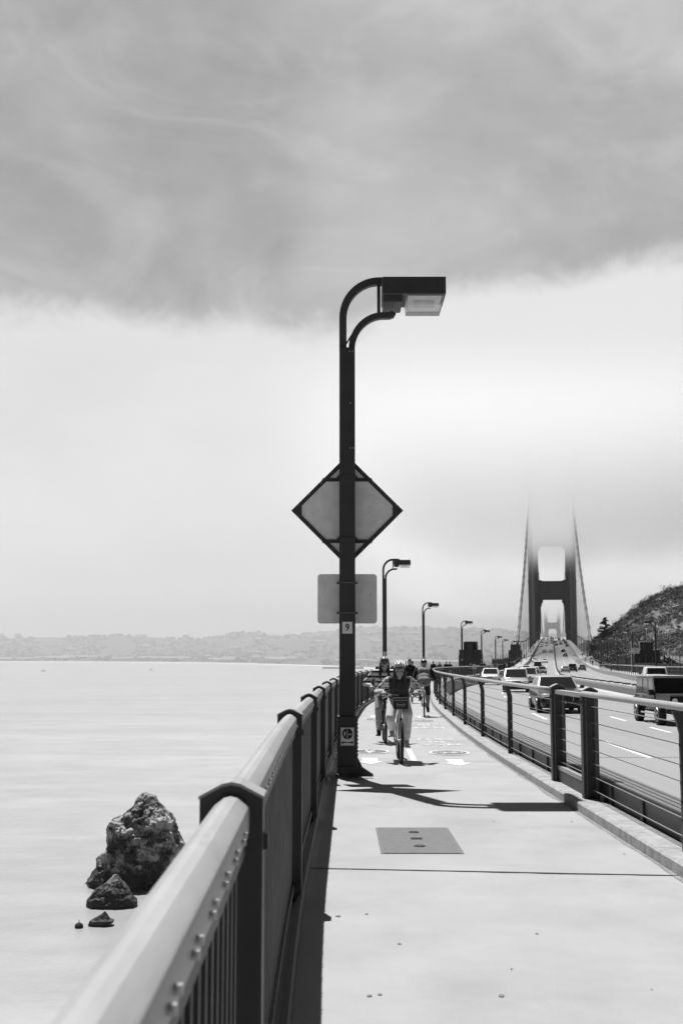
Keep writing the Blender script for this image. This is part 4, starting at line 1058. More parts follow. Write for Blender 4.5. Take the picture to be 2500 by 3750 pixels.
    # wheels
    for y in (fa, ra):
        for s in (-1, 1):
            mb = MB(); mb.lathe((s * (hw - .20), y, wr), [(wr - .06, -.005), (wr, .01), (wr, .20), (wr - .03, .222), (wr - .1, .222)] if s > 0 else [(wr - .06, .005), (wr, -.01), (wr, -.20), (wr - .03, -.222), (wr - .1, -.222)], 24, 'x')
            w = mb.build('wheel', M['rubber'], root, True, None, 40)
            mb = MB(); x = s * (hw + .024)
            mb.tube([(x, y + (wr - .1) * math.cos(t), wr + (wr - .1) * math.sin(t)) for t in [2 * math.pi * i / 24 for i in range(24)]], .018, 5, closed=True)
            for k in range(5):
                t = 2 * math.pi * k / 5 + .3; mb.tube([(x + s * .004, y, wr), (x, y + (wr - .11) * math.cos(t), wr + (wr - .11) * math.sin(t))], [.045, .03], 6)
            mb.build('rim', M['rim'], w)
            mb = MB(); r2 = wr + .075
            mb.prism([(s * hw * 1.002, y + r2 * math.cos(t), wr + .01 + r2 * math.sin(t)) for t in [math.pi * i / 16 for i in range(17)]], (-s * .3, 0, 0), (s * .004, 0, 0))
            mb.build('wheel_arch', M['dark_int'], root)
    # face
    zf = hood - .30
    for s in (-1, 1):
        mb = MB(); mb.bbox((s * hw * .66, f - .13, zf + .02), (hw * .42, .3, .13), .04, Matrix.Rotation(-s * .35, 3, 'Z')); mb.build('headlight', M['lamp'], root, True)
        mb = MB(); mb.bbox((s * hw * .84, b + .1, deck - .2), (hw * .24, .2, .24), .03); mb.build('tail_light', M['tail'], root, True)
        mb = MB(); mb.bbox((s * (hw + .1), cabin[3] - .28, belt + .06), (.2, .1, .14), .04); mb.tube([(s * hw * .93, cabin[3] - .28, belt), (s * (hw + .04), cabin[3] - .28, belt + .03)], .02, 5); mb.build('side_mirror', M['dark_int'] if paint is not M['car_silver'] else paint, root)
    mb = MB()
    if grille == 'big':
        poly = [(-.36, .82), (.36, .82), (.48, .70), (.40, .42), (-.40, .42), (-.48, .70)]
        mb.prism([(x, f - .03, z) for x, z in poly], (0, -.1, 0), (0, .035, 0)); gm = mb.build('grille', M['black'], root)
        mb = MB(); mb.tube([(x, f + .012, z) for x, z in poly], .012, 6, closed=True)
        for s in (-1, 1): mb.tube([(s * .74, f - .07, .60), (s * .60, f - .03, .61), (s * .52, f - .01, .36), (s * .74, f - .06, .37)], .009, 5, closed=True)
        mb.build('chrome_outline', M['chrome'], gm)
    else:
        mb.bbox((0, f - .03, zf + .02), (W * .36, .12, .10), .02); mb.build('grille', M['black'], root)
    mb = MB(); mb.bbox((0, f - .04, .34), (W * .72, .14, .16), .03); mb.build('front_bumper', M['dark_int'], root); mb = MB(); mb.bbox((0, b + .03, .42), (W * .8, .1, .14), .03); mb.build('rear_bumper', M['dark_int'], root)
    for y, z in ((f + .02, .5), (b - .01, .72)):
        mb = MB(); mb.box((0, y, z), (.32, .02, .11)); mb.build('number_plate', M['white'], root)
    if detail:
        mb = MB()
        for s in (-1, 1):
            mb.tube([(s * wb * .8, cabin[3] + .02, hood + .02), (s * .05, cabin[3] + .0, hood + .04)], .008, 4)
        mb.build('wiper', M['black'], root)
        mb = MB()
        for x in (-.38, .38):
            mb.ball((x, .1, belt + .12), (.13, .1, .2), 10, 8); mb.ball((x, .12, belt + .32), (.09, .1, .12), 8, 6)
        mb.build('seat_heads', M['grey_cloth'], root)
    if rails:
        mb = MB()
        for s in (-1, 1): mb.tube([(s * wt * .9, y1 + .05, zt - .02), (s * wt * .9, y1 + .2, zt + .035), (s * wt * .9, y2 - .2, zt + .035), (s * wt * .9, y2, zt - .02)], .014, 5)
        mb.build('roof_rail', M['chrome'], root)
    if bed:
        mb = MB(); mb.box((0, (b + cabin[0]) / 2 + .05, deck + .012), (W * .78, abs(b - cabin[0]) - .3, .02)); mb.build('cargo_bed', M['black'], root)
    return root
def make_jeep(label):
    root = empty('off_road_car', (0, 0, 0), 0, label, 'car'); p = M['car_black']; L, W, H = 4.7, 1.88, 1.86; hw = W / 2
    mb = MB()
    mb.bbox((0, -.72, .84), (1.56, 2.9, .62), .05)                      # tub
    mb.bbox((0, 2.13, .84), (1.2, .08, .56), .03); bo_ = mb; mb = MB()
    mb.prism([(-.74, .7, 1.13), (.74, .7, 1.13), (.60, 2.12, 1.07), (-.60, 2.12, 1.07)], (0, 0, -.5), (0, 0, .04))  # bonnet
    mb.prism([(-.56, 2.0, 1.14), (.56, 2.0, 1.14), (.5, 1.0, 1.18), (-.5, 1.0, 1.18)], (0, 0, -.08), (0, 0, .0))
    mb.build('bonnet', M['car_grey'], root, True, None, 30); mb = bo_  # bonnet greyed: sun and sky sheen on black paint put into the colour
    # hard top with pillars
    wb, wt = .76, .70
    c = [V((-wb, -2.12, 1.14)), V((wb, -2.12, 1.14)), V((wb, .72, 1.14)), V((-wb, .72, 1.14)), V((-wt, -2.03, 1.8)), V((wt, -2.03, 1.8)), V((wt, .38, 1.8)), V((-wt, .38, 1.8))]
    mb.add(c, [(0, 1, 5, 4), (1, 2, 6, 5), (2, 3, 7, 6), (3, 0, 4, 7), (4, 5, 6, 7)])
    mb.build('body', p, root, True, None, 30)
    mb = MB(); mb.bbox((0, -.83, 1.815), (1.5, 2.56, .1), .04); mb.build('hard_top', M['car_roof'], root, True, None, 40)
    def quad(a, b, c_, d, m, nm, mt, e):
        nn = (b - a).cross(d - a).normalized() * e
        pt = lambda u, v: a.lerp(b, u).lerp(d.lerp(c_, u), v) + nn
        q = MB(); q.add([pt(m[0], m[2]), pt(m[1], m[2]), pt(m[1], m[3]), pt(m[0], m[3])], [(0, 1, 2, 3)]); return q.build(nm, mt, root)
    quad(c[3], c[2], c[6], c[7], (.07, .93, .1, .93), 'windscreen', M['glass'], -.01)
    quad(c[0], c[1], c[5], c[4], (.1, .9, .1, .9), 'rear_window', M['glass'], .01)
    for a, b, c_, d, s in ((c[1], c[2], c[6], c[5], 1), (c[0], c[3], c[7], c[4], -1)):
        for u0, u1 in ((.04, .36), (.42, .66), (.71, .94)): quad(a, b, c_, d, (u0, u1, .1, .9), 'window', M['glass_lit'], .01 * s)
        mb = MB()
        for u in (.39, .685): q0 = a.lerp(b, u); mb.box((q0.x + s * .004, q0.y, .85), (.012, .012, .56))
        mb.box((s * .785, -.4, 1.08), (.014, .16, .03)); mb.box((s * .785, .45, 1.08), (.014, .16, .03)); mb.build('door_seam', M['steel_mid'], root)
    for s in (-1, 1):
        for y in (1.62, -1.42):
            mb = MB(); mb.prism([(s * .58, y + a_, z) for a_, z in ((-.62, .68), (-.46, .98), (.42, .98), (.6, .78), (.58, .74), (.38, .93), (-.42, .93), (-.56, .68))], (0, 0, 0), (s * .36, 0, 0)); mb.build('fender', M['car_grey'], root)
            mb = MB(); x0 = s * (hw - .25); mb.lathe((x0, y, .4), [(.3, 0), (.4, s * .01), (.4, s * .24), (.37, s * .26), (.27, s * .26)], 24, 'x'); w = mb.build('wheel', M['rubber'], root, True, None, 40)
            mb = MB(); x = s * (hw + .012)
            mb.tube([(x, y + .25 * math.cos(t), .4 + .25 * math.sin(t)) for t in [2 * math.pi * i / 20 for i in range(20)]], .022, 5, closed=True)
            for k in range(5):
                t = 2 * math.pi * k / 5 + .5; mb.tube([(x, y, .4), (x, y + .24 * math.cos(t), .4 + .24 * math.sin(t))], [.06, .045], 6)
            mb.build('rim', M['rim'], w)
        mb = MB(); mb.bbox((s * .86, .62, 1.22), (.2, .12, .22), .03); mb.tube([(s * .76, .62, 1.15), (s * .86, .62, 1.17)], .02, 5); mb.build('side_mirror', M['dark_int'], root)
        mb = MB(); mb.cyl((s * .43, 2.14, .93), (s * .43, 2.20, .93), .1, 16); mb.build('headlight', M['lamp'], root)
        mb = MB(); mb.tube([(s * .8, 1.05, .42), (s * .88, .95, .40), (s * .88, -.85, .40), (s * .8, -.95, .42)], .035, 8); mb.build('side_step', M['rim'], root)
        mb = MB(); mb.bbox((s * .72, -2.2, .86), (.16, .08, .26), .02); mb.build('tail_light', M['tail'], root)
    mb = MB()
    for k in range(7): mb.box((-.24 + .08 * k, 2.172, .87), (.04, .01, .34))
    mb.build('grille', M['black'], root)
    mb = MB(); mb.bbox((0, 2.33, .56), (1.6, .2, .17), .03); mb.bbox((0, -2.28, .56), (1.6, .16, .17), .03); mb.build('bumper', M['dark_int'], root)
    mb = MB(); mb.bbox((0, 0, .5), (.9, 4.2, .2), .03); mb.build('chassis', M['dark_int'], root)
    mb = MB(); mb.lathe((0, -2.2, 1.02), [(.25, 0), (.39, -.01), (.39, -.22), (.25, -.23)], 24, 'y'); mb.build('spare_wheel', M['rubber'], root, True, None, 40)
    return root
M['car_roof'] = mat('dusty hard top', .3, .5, .4, var=.1)
cars = {}
def put(car, y, o, toward, label=None, group=None, z=0):
    h = hdg(y); sl = math.atan((ZW(y + 2) - ZW(y - 2)) / 4)
    car.rotation_mode = 'XYZ'
    place(car, P(y, o, ROAD + z), (math.pi - h) if toward else -h, label, group, rx=-sl if toward else sl); return car
G = 'traffic on the bridge road'
cars['suv'] = make_car('black sporty car with sky reflections coloured into its roof and a wide outlined grille behind the railing gate', M['car_black'], 4.9, 1.95, 1.66, 1.08, 1.15, 1.1, (-2.15, -1.6, .25, 1.05), grille='big', rails=True, wr=.37, name='car', roof=M['car_silver'])  # silver cabin shell: sky reflections on black paint put into the colour
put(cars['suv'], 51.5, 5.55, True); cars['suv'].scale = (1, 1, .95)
jeep = make_jeep('boxy black off road car with flat fenders and a pale hard top'); put(jeep, 41.7, 8.5, True)
jeep.rotation_euler.z += R(3); jeep.scale = (.95, .95, .9)
cars['van'] = make_car('silver minivan in the second lane behind the handrail', M['car_silver'], 4.75, 1.9, 1.76, 1.06, 1.1, 1.06, (-2.25, -2.05, .55, 1.5), van=True, name='car', wr=.33)
put(cars['van'], 87, 5.3, True)
cars['cross'] = make_car('pale crossover car in the nearest lane, leftmost vehicle on the road', M['car_white'], 4.5, 1.84, 1.68, 1.08, 1.12, 1.06, (-2.0, -1.6, .3, 1.15), name='car'); put(cars['cross'], 117, 2.3, True)
put(copy_tree(cars['van']), 116, 6.1, True, 'grey people carrier mostly hidden behind the silver minivan', G)
cars['dark'] = make_car('dark car hidden behind the silver minivan, only its side showing', M['car_grey'], 4.6, 1.84, 1.5, .95, 1.0, .98, (-1.6, -1.0, .3, 1.1), name='car', detail=False); put(cars['dark'], 140, 6.2, True, None, G)
cars['sedan'] = make_car('white saloon car in the oncoming queue above the black car roof', M['car_white'], 4.7, 1.84, 1.46, .95, 1.02, .96, (-1.65, -1.0, .35, 1.15), name='car', detail=False); put(cars['sedan'], 205, 5.3, True, None, G)
put(copy_tree(cars['dark']), 226, 6.4, True, 'dark car at the right edge of the oncoming queue', G)
cars['box'] = make_car('white high delivery van at the back of the oncoming queue', M['car_white'], 5.6, 2.05, 2.45, 1.25, 1.35, 1.35, (-2.75, -2.7, 1.1, 1.9), van=True, name='delivery_van', cat='van', detail=False, wr=.36); put(cars['box'], 262, 5.2, True, None, G)
put(copy_tree(cars['cross']), 232, 3.2, True, 'pale car beside the white van in the oncoming queue', G)
put(copy_tree(cars['cross']), 400, 2.4, True, 'white topped car low on the left lane of the bridge slope', G)
put(copy_tree(cars['sedan']), 396, 5.9, True, 'white car alone in the middle lane of the bridge slope', G)
put(copy_tree(cars['dark']), 536, 4.8, True, 'dark car, left of a pair side by side on the bridge slope', G)
put(copy_tree(cars['dark']), 536, 7.8, True, 'dark car, right of a pair side by side on the bridge slope', G)
cars['silver'] = make_car('silver saloon car driving away, left of three on the far lanes', M['car_silver'], 4.7, 1.84, 1.46, .95, 1.02, .96, (-1.65, -1.0, .35, 1.15), name='car', detail=False); put(cars['silver'], 253, 11.3, False, None, G)
cars['pickup'] = make_car('black pickup truck driving away, middle of three on the far lanes', M['car_black'], 5.6, 2.0, 1.85, 1.15, 1.2, 1.2, (-.9, -.75, .6, 1.3), bed=True, name='pickup_truck', cat='pickup truck', detail=False, wr=.39); put(cars['pickup'], 266, 13.1, False, None, G)
put(copy_tree(cars['dark']), 283, 15.7, False, 'dark saloon car driving away, right of three on the far lanes', G)
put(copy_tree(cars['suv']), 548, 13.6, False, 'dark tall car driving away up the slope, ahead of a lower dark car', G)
put(copy_tree(cars['dark']), 480, 13.8, False, 'low dark car driving away up the slope, behind a taller one', G)
w = make_car('white sport utility car driving away beyond the median barrier', M['car_white'], 4.9, 1.95, 1.82, 1.15, 1.2, 1.18, (-2.3, -2.0, .3, 1.05), van=True, rails=True, name='car', wr=.38); put(w, 99, 17.1, False)
rnd = random.Random(21)
for i in range(34):
    y = 650 + i * 12.5; left = i % 2 == 0; o = (rnd.choice([2.2, 5.1, 8.]) if left else rnd.choice([11, 14, 17.])) + rnd.uniform(-.2, .2)
    src = cars[rnd.choice(['sedan', 'cross', 'dark', 'van', 'box', 'sedan'] if left else ['dark', 'suv', 'silver', 'pickup', 'dark'])]
    put(copy_tree(src), y, o, left, 'tiny oncoming vehicle near the crest of the bridge road' if left else 'tiny departing vehicle near the crest of the bridge road', 'oncoming vehicles near the crest' if left else 'departing vehicles near the crest')
# ================================================================== suspension bridge, pylons
TY = 898.
M['tower'] = mat('bridge tower paint', .04, .6, .3, var=.12, scale=.2)
M['cable'] = mat('bridge cable paint', .17, .6, .3)
M['pylon'] = mat('pylon steel', .05, .6, .3, var=.15, scale=.6)
M['pylon_lit'] = mat('sunlit ledge tone', .42, .8, .2, var=.2, scale=2)  # pale plates: sunlight on the pylon shoulders and top put into the colour
def make_tower():
    root = empty('bridge_tower', (0, 0, 0), 0, 'tall bridge tower with two legs and cross struts, its upper half lost in fog', 'bridge tower')
    for s in (-1, 1):
        mb = MB()
        for z0, z1, wi, wo, dp in ((-75, 46, 9.9, 18.4, 14), (46, 86, 10.5, 18.2, 12.5), (86, 123, 11., 17.9, 11), (123, 152, 11.4, 17.6, 10)):
            c = (wi + wo) / 2; w = wo - wi; h = z1 - z0
            mb.box((s * c, 0, (z0 + z1) / 2), (w * .74, dp, h)); mb.box((s * c, 0, (z0 + z1) / 2 - .4), (w, dp * .8, h - .8)); mb.box((s * c, 0, (z0 + z1) / 2 - .2), (w * .42, dp * 1.08, h - .4))
            for x in (-.3, -.15, .15, .3): mb.box((s * (c + x * w), 0, (z0 + z1) / 2), (.35, dp * 1.02, h - 2))
        mb.box((s * 14.1, 0, 45.6), (9.2, 14.6, 1.2)); mb.box((s * 14.1, 0, 152.6), (6, 8, 1.6)); mb.box((s * 14., 0, 51.5), (8.4, 13.4, .7))
        mb.build('leg', M['tower'], root)
    for z0, z1, wi, corb in ((31, 44.7, 9.9, 1), (73, 86, 10.5, 2), (113.5, 123.5, 11., 2), (143, 152, 11.4, 2)):
        mb = MB(); mb.box((0, 0, (z0 + z1) / 2), (2 * wi + .4, 7.2, z1 - z0))
        mb.box((0, 0, z0 + 1.2), (2 * wi + .3, 8.0, 1.1)); mb.box((0, 0, z1 - .6), (2 * wi + .3, 8.4, .9)); mb.box((0, 0, z1 + .5), (2 * wi - 3, 5., .8))
        for k in range(13): mb.box((-wi + 1.2 + k * (2 * wi - 2.4) / 12, 0, (z0 + z1) / 2 + .3), (.5, 7.9, z1 - z0 - 4))
        for s in (-1, 1):
            st = ((.9, 8.), (1.7, 5.2), (2.7, 2.6)) if corb == 1 else ((.7, 3.6), (1.5, 2.4), (2.6, 1.2))
            for w, h in st: mb.box((s * (wi - w / 2 + .1), 0, z0 - h / 2 + .1), (w, 6.6, h))
            if corb == 1: mb.box((s * (wi - .3), 0, z0 - 15), (.8, 6.2, 22))
            for w, h in ((3.6, .8), (2.2, 1.6)): mb.box((s * (wi - w / 2 + .1), 0, z1 + h / 2), (w, 6., h))
        mb.build('strut', M['tower'], root)
    for s in (-1, 1):
        mb = MB(); 
        for k in range(4): mb.tube([(s * (9.6 - .5 * k * .0), -6.5 + k, 46 + .4), (s * 9.6, -6.5 + k, 49.5)], .06, 4)
        mb.box((s * 9.9, -6.9, 49.3), (.8, 1.6, .12)); mb.box((s * 19, -6.9, 49.3), (.8, 1.6, .12)); mb.build('service_platform', M['tower'], root)
    return root
def ax(y, o=0, dz=0): return P(y, 9.3 + o, dz)
tw = make_tower(); place(tw, ax(TY), -hdg(TY))
tw2 = copy_tree(tw); place(tw2, ax(2610), -hdg(TY), 'pale ghostly far bridge tower framed inside the lower portal of the nearer tower')
tw2.location.z = -4
cz = spline([(436, 0.2), (488, 14), (575, 38.5), (695, 80), (800, 119), (898, 155)])
def cable_z(y): return cz(y) if y <= TY else 8 + 147 * ((1750 - y) / 852) ** 2
for s, l in ((-1, 'heavy banded suspension cable rising on the left of the bridge'), (1, 'heavy banded suspension cable rising on the right of the bridge')):
    root = empty('main_cable', ax(700, s * 13.9), 0, l, 'bridge cable')
    CP = lambda y: V((ax(y, s * 13.9).x, y, cable_z(y)))
    mb = MB(); mb.tube([CP(436 + 8 * i) for i in range(int((TY - 436) / 8) + 1)] + [CP(TY)] + [CP(TY + 30 * i) for i in range(1, 57)], .52, 8); world_child(mb.build('strand', M['cable'], None, True), root)
    mb2 = MB()
    y = 446.
    while y < 1700:
        if abs(y - TY) > 9:
            p = CP(y); t = (CP(y + .5) - CP(y - .5)).normalized(); mb = MB(); mb.cyl(p - t * .8, p + t * .8, .72, 8)
            if y < TY: world_child(mb.build('cable_band', M['steel_mid']), root)
            zd = ZW(y) + .3; sp = MB() if y < TY else mb2
            for dx in (-.28, .28): sp.cyl(V((p.x + dx, y, zd)), V((p.x + dx, y, p.z)), .03, 4)
            if y < TY: world_child(sp.build('suspender', M['cable']), root)
        y += 15.2 if y < TY else 30.4
    world_child(mb2.build('distant_suspender', M['cable']), root)['kind'] = 'stuff'
def make_pylon(w, wt, ztop, zsh, zbot, dep=5.5, deco=True):
    root = empty('bridge_pylon')
    mb = MB(); mb.box((0, 0, (zbot + zsh) / 2), (w, dep, zsh - zbot)); mb.box((0, 0, (zsh + ztop) / 2 - .1), (wt, dep * .7, ztop - zsh + .2))
    mb.box((0, -.02, (zbot + ztop) / 2 - .15), (w * .26, dep + .5, ztop - zbot - .3))
    for s in (-1, 1): mb.box((s * w * .39, 0, (zbot + zsh) / 2 - .2), (w * .12, dep + .3, zsh - zbot - .4)); mb.box((s * w * .47, 0, (zbot + zsh) / 2 - 1), (w * .1, dep + .2, zsh - zbot))
    k = wt / 3
    for i in range(3):
        x = -wt / 2 + k * (i + .5); mb.prism([(x - k / 2, 0, ztop - .05), (x + k / 2, 0, ztop - .05), (x + k * .25, 0, ztop + .16), (x, 0, ztop + .02), (x - k * .25, 0, ztop + .16)], (0, -dep * .35, 0), (0, dep * .35, 0))
    mb.build('shaft', M['pylon'], root)
    mb = MB()
    for s in (-1, 1): mb.box((s * (w * .5 + wt * .5) / 2, 0, zsh + .03), ((w - wt) / 2 * .98, dep * .96, .07))
    mb.box((0, .2, ztop + .02), (wt * 1.02, dep * .6, .06)); mb.build('ledge', M['pylon_lit'], root)
    return root
for (u, y, w, wt, zt, zs, l) in ((.1119, 215, 3.95, 2.4, 1.2, -.2, 'near dark stepped bridge pylon on the left, beside two lamps'), (.2633, 215, 4.5, 2.25, 1.15, -.25, 'dark stepped bridge pylon on the right before the hillside, behind the notice board'),
                                 (.1504, 430, 4.8, 3.4, -.05, -2.1, 'far dark pylon at the left foot of the suspension cable'), (.2195, 430, 4.6, 3.4, -.05, -2.1, 'far dark pylon at the right foot of the suspension cable')):
    py = make_pylon(w, wt, zt - ZW(y), zs - ZW(y), -6.); place(py, (u * y, y, ZW(y)), -hdg(y), l); py['category'] = 'pylon'
    if u == .2633:
        mb = MB(); mb.cyl((.2, 0, zt - ZW(y)), (.2, 0, zt - ZW(y) + 2.4), .04, 6); mb.ball((.2, 0, zt - ZW(y) + 2.5), .16, 8, 6); mb.build('mast', M['white'], py)
def screen(name, label, o, y0, y1, h, sag=.25):
    root = empty(name, P(y0, o), 0, label, 'screen'); mb = MB(); ps = MB(); n = int((y1 - y0) / 4)
    for i in range(n):
        a, b = y0 + (y1 - y0) * i / n, y0 + (y1 - y0) * (i + 1) / n; ha = h + random.uniform(-sag, sag); hb = h + random.uniform(-sag, sag)
        mb.add([P(a, o), P(b, o), P(b, o, hb), P(a, o, ha), P(a, o + .06), P(b, o + .06), P(b, o + .06, hb), P(a, o + .06, ha)], [(0, 1, 2, 3), (7, 6, 5, 4), (3, 2, 6, 7), (0, 4, 5, 1), (1, 5, 6, 2), (0, 3, 7, 4)])
        q = MB(); q.cyl(P(a, o - .05), P(a, o - .05, h + .9 * (i % 3 == 0)), .05, 5); world_child(q.build('post', M['steel_mid']), root)
    world_child(mb.build('cloth', M['black_cloth']), root)
screen('screen_fence', 'dark screened work fence between the two left pylons', -3.3, 228, 330, 2.3)
screen('screen_fence', 'dark screened work fence between the two right pylons', 22.7, 224, 420, 2.4)
screen('screen_fence', 'low dark wall behind the far railing at the right edge', 23.2, 120, 214, 1.55, .03)
# ================================================================== hillside on the right
M['soil'] = mat('dry hillside', .17, .95, .1, var=.35, scale=.12, dark=.07, dscale=.07)
M['scrub_a'] = mat('scrub leaves', .13, .8, .2, var=.4, scale=.2); M['scrub_b'] = mat('pale scrub leaves', .24, .8, .2, var=.3, scale=.2); M['scrub_c'] = mat('dark scrub leaves', .055, .8, .2, var=.3, scale=.3)
M['bark'] = mat('bark', .05, .9, .1, var=.4, scale=3); M['path'] = mat('gravel path', .55, .95, .1, var=.08, scale=.3)
zr = spline([(-40, -22), (-6, -6), (0, -4.5), (5, -1.6), (9, 1.5), (15, 6.2), (21, 11.), (27, 15.8), (35, 20.6), (46, 23.6), (80, 31), (150, 43), (250, 55), (400, 60)])
def hill(x, y):
    s = x - (KERB(y) + 22.3); g = smooth01((y - 270) / 235) if y < 520 else 1 - .35 * smooth01((y - 520) / 260)
    z = zr(s); base = -3.4 - max(0, (6 - s)) * .3
    z = base + max(0, z - base) * g if z > base else z
    return z + (noise.noise(V((x * .035, y * .035, 3))) * 2.4 + noise.noise(V((x * .11, y * .11, 7))) * .8) * g
vs = []; fs = []; nx, ny = 90, 110
for j in range(ny + 1):
    y = 110 + 720 * j / ny
    for i in range(nx + 1):
        s = -14 + 360 * (i / nx) ** 1.7; x = KERB(y) + 22.3 + s; vs.append((x, y, hill(x, y) if s > -6 else -8 + hill(x, y)))
for j in range(ny):
    for i in range(nx):
        a = j * (nx + 1) + i; fs.append((a, a + 1, a + nx + 2, a + nx + 1))
sheet('hillside_terrain', vs, fs, M['soil'], 'structure')
def leaf_clump(mb, c, r, n, size, rnd, flat=.75):
    for _ in range(n):
        d = V((rnd.gauss(0, 1), rnd.gauss(0, 1), rnd.gauss(0, 1))).normalized() * (rnd.random() ** .45)
        p = V(c) + V((d.x * r, d.y * r, abs(d.z) * r * flat if d.z < 0 else d.z * r * flat))
        u = V((rnd.gauss(0, 1), rnd.gauss(0, 1), rnd.gauss(0, .6))).normalized(); w = u.cross(V((rnd.gauss(0, 1), rnd.gauss(0, 1), rnd.gauss(0, 1)))).normalized(); k = size * rnd.uniform(.6, 1.4)
        mb.add([p - u * k, p - w * k * .5, p + u * k, p + w * k * .5], [(0, 1, 2, 3)])
rnd = random.Random(4)
mbs = [MB(), MB(), MB()]
for _ in range(3300):
    y = rnd.uniform(245, 600); u = rnd.uniform(.214, .318) if _ < 2300 else rnd.uniform(.318, .42); x = u * y
    s = x - (KERB(y) + 22.3)
    if s < 1.5: continue
    if noise.noise(V((x * .05, y * .05, 1))) < -.42 and rnd.random() < .8: continue
    if y < 300 and u > .255: continue
    r = rnd.uniform(.8, 2.2) if rnd.random() < .86 else rnd.uniform(2.4, 3.8); m = 2 if u < .246 and rnd.random() < .6 else 0 if rnd.random() < .5 else 1 if rnd.random() < .55 else 2
    leaf_clump(mbs[m], (x, y, hill(x, y) + r * .25), r, 64, .26, rnd)
for m, k in zip(mbs, ('scrub_a', 'scrub_b', 'scrub_c')): m.build('hillside_scrub', M[k])['kind'] = 'stuff'
def shrub(px, py, Y, r, m, label, n=110, size=.34):
    c = at(px, py, Y); c.z = max(hill(c.x, c.y) + r * .5, c.z - r * .3) if True else c.z
    root = empty('shrub', (c.x, c.y, hill(c.x, c.y)), 0, label, 'shrub', 'shrubs on the hillside')
    mb = MB(); rn = random.Random(int(px)); h = c.z - hill(c.x, c.y)
    for k in range(5): leaf_clump(mb, (rn.uniform(-.5, .5) * r, rn.uniform(-.5, .5) * r, h + rn.uniform(-.3, .4) * r), r * rn.uniform(.45, .75), n // 4, size, rn)
    mb.build('crown', M[m], root); mb = MB()
    for k in range(3): mb.tube([(0, 0, -.4), (rn.uniform(-.4, .4) * r, rn.uniform(-.3, .3) * r, h)], [.16, .05], 5)
    mb.build('stem', M['bark'], root)
for a in ((2264, 2288, 500, 2.6, 'scrub_c', 'round dark shrub on the skyline just right of the conifer'), (2350, 2216, 520, 2.2, 'scrub_c', 'dark shrub standing up from the middle of the hill skyline'), (2385, 2192, 525, 2.4, 'scrub_a', 'loose shrub on the hill skyline above the two right lamps'),
          (2450, 2166, 530, 3., 'scrub_a', 'bushy crown on the high right end of the hill skyline'), (2440, 2232, 480, 4.4, 'scrub_b', 'large pale spreading bush high on the hillside'), (2446, 2436, 205, 1.5, 'scrub_c', 'dark round bush below the pale path, left of a paler one'),
          (2472, 2440, 200, 1.1, 'scrub_a', 'small bush below the pale path, right of a darker one'), (2410, 2430, 215, 1.2, 'scrub_a', 'bush half hidden behind the right lamp post'), (2495, 2330, 430, 3.4, 'scrub_a', 'bush on the right edge of the hillside')):
    shrub(*a)
def conifer():
    b = at(2222, 2352, 455); b.z = hill(b.x, b.y) - .3; top = at(2216, 2262, 455).z
    root = empty('conifer_tree', b, 0, 'dark ragged conifer with layered branches at the left foot of the hill', 'tree'); H = top - b.z
    mb = MB(); mb.tube([(0, 0, 0), (.2, 0, H * .4), (-.1, 0, H * .75), (-.5, 0, H)], [.4, .28, .16, .04], 7); rn = random.Random(8); cr = MB()
    for k in range(46):
        f = .3 + .68 * (k / 45); L = (1 - f) ** .75 * H * .42 * rn.uniform(.55, 1.25) + .4; a = rn.uniform(0, 6.28)
        if math.cos(a) > .3: L *= .75
        o = V((-.1 - .4 * f, 0, H * f)); e = o + V((math.cos(a) * L, math.sin(a) * L, rn.uniform(-.25, .12) * L)); mb.tube([o, o.lerp(e, .5) + V((0, 0, .12 * L)), e], [.08, .06, .02], 4)
        for q in range(int(5 + L * 3)):
            p = o.lerp(e, rn.uniform(.25, 1.05)); leaf_clump(cr, p + V((0, 0, .1)), .55, 7, .3, rn, .35)
    mb.build('trunk', M['bark'], root); cr.build('crown', M['scrub_c'], root)
conifer()
# path and wire fence above it
p0, p1 = [], []
for d, x, yc, wd in ((225, 2560, 2450, 2.6), (250, 2490, 2428, 2.4), (290, 2440, 2412, 2.2), (340, 2400, 2399, 2.), (390, 2385, 2393, 1.2)):
    c = at(x, yc, d); z = hill(c.x, c.y) + .25; p0.append(V((c.x, c.y - wd, z + .0))); p1.append(V((c.x + .5, c.y + wd, z + .35)))
sheet('path', p0 + p1, [(i, i + 1, i + 6, i + 5) for i in range(4)], M['path'], 'structure')
fe = empty('wire_fence', p1[1], 0, 'tall pale wire fence along the upper edge of the hillside path', 'fence')
wm = MB()
for i in range(4):
    for k in range(4):
        q = p1[i].lerp(p1[i + 1], k / 4); mb = MB(); mb.cyl(q + V((.3, .6, -.6)), q + V((.3, .6, 2.1)), .05, 5); world_child(mb.build('post', M['steel_mid']), fe)
    a, b = p1[i] + V((.3, .6, 0)), p1[i + 1] + V((.3, .6, 0))
    for k in range(8): wm.cyl(a + V((0, 0, .2 + .25 * k)), b + V((0, 0, .2 + .25 * k)), .014, 3)
world_child(wm.build('wire_mesh', M['wire']), fe)
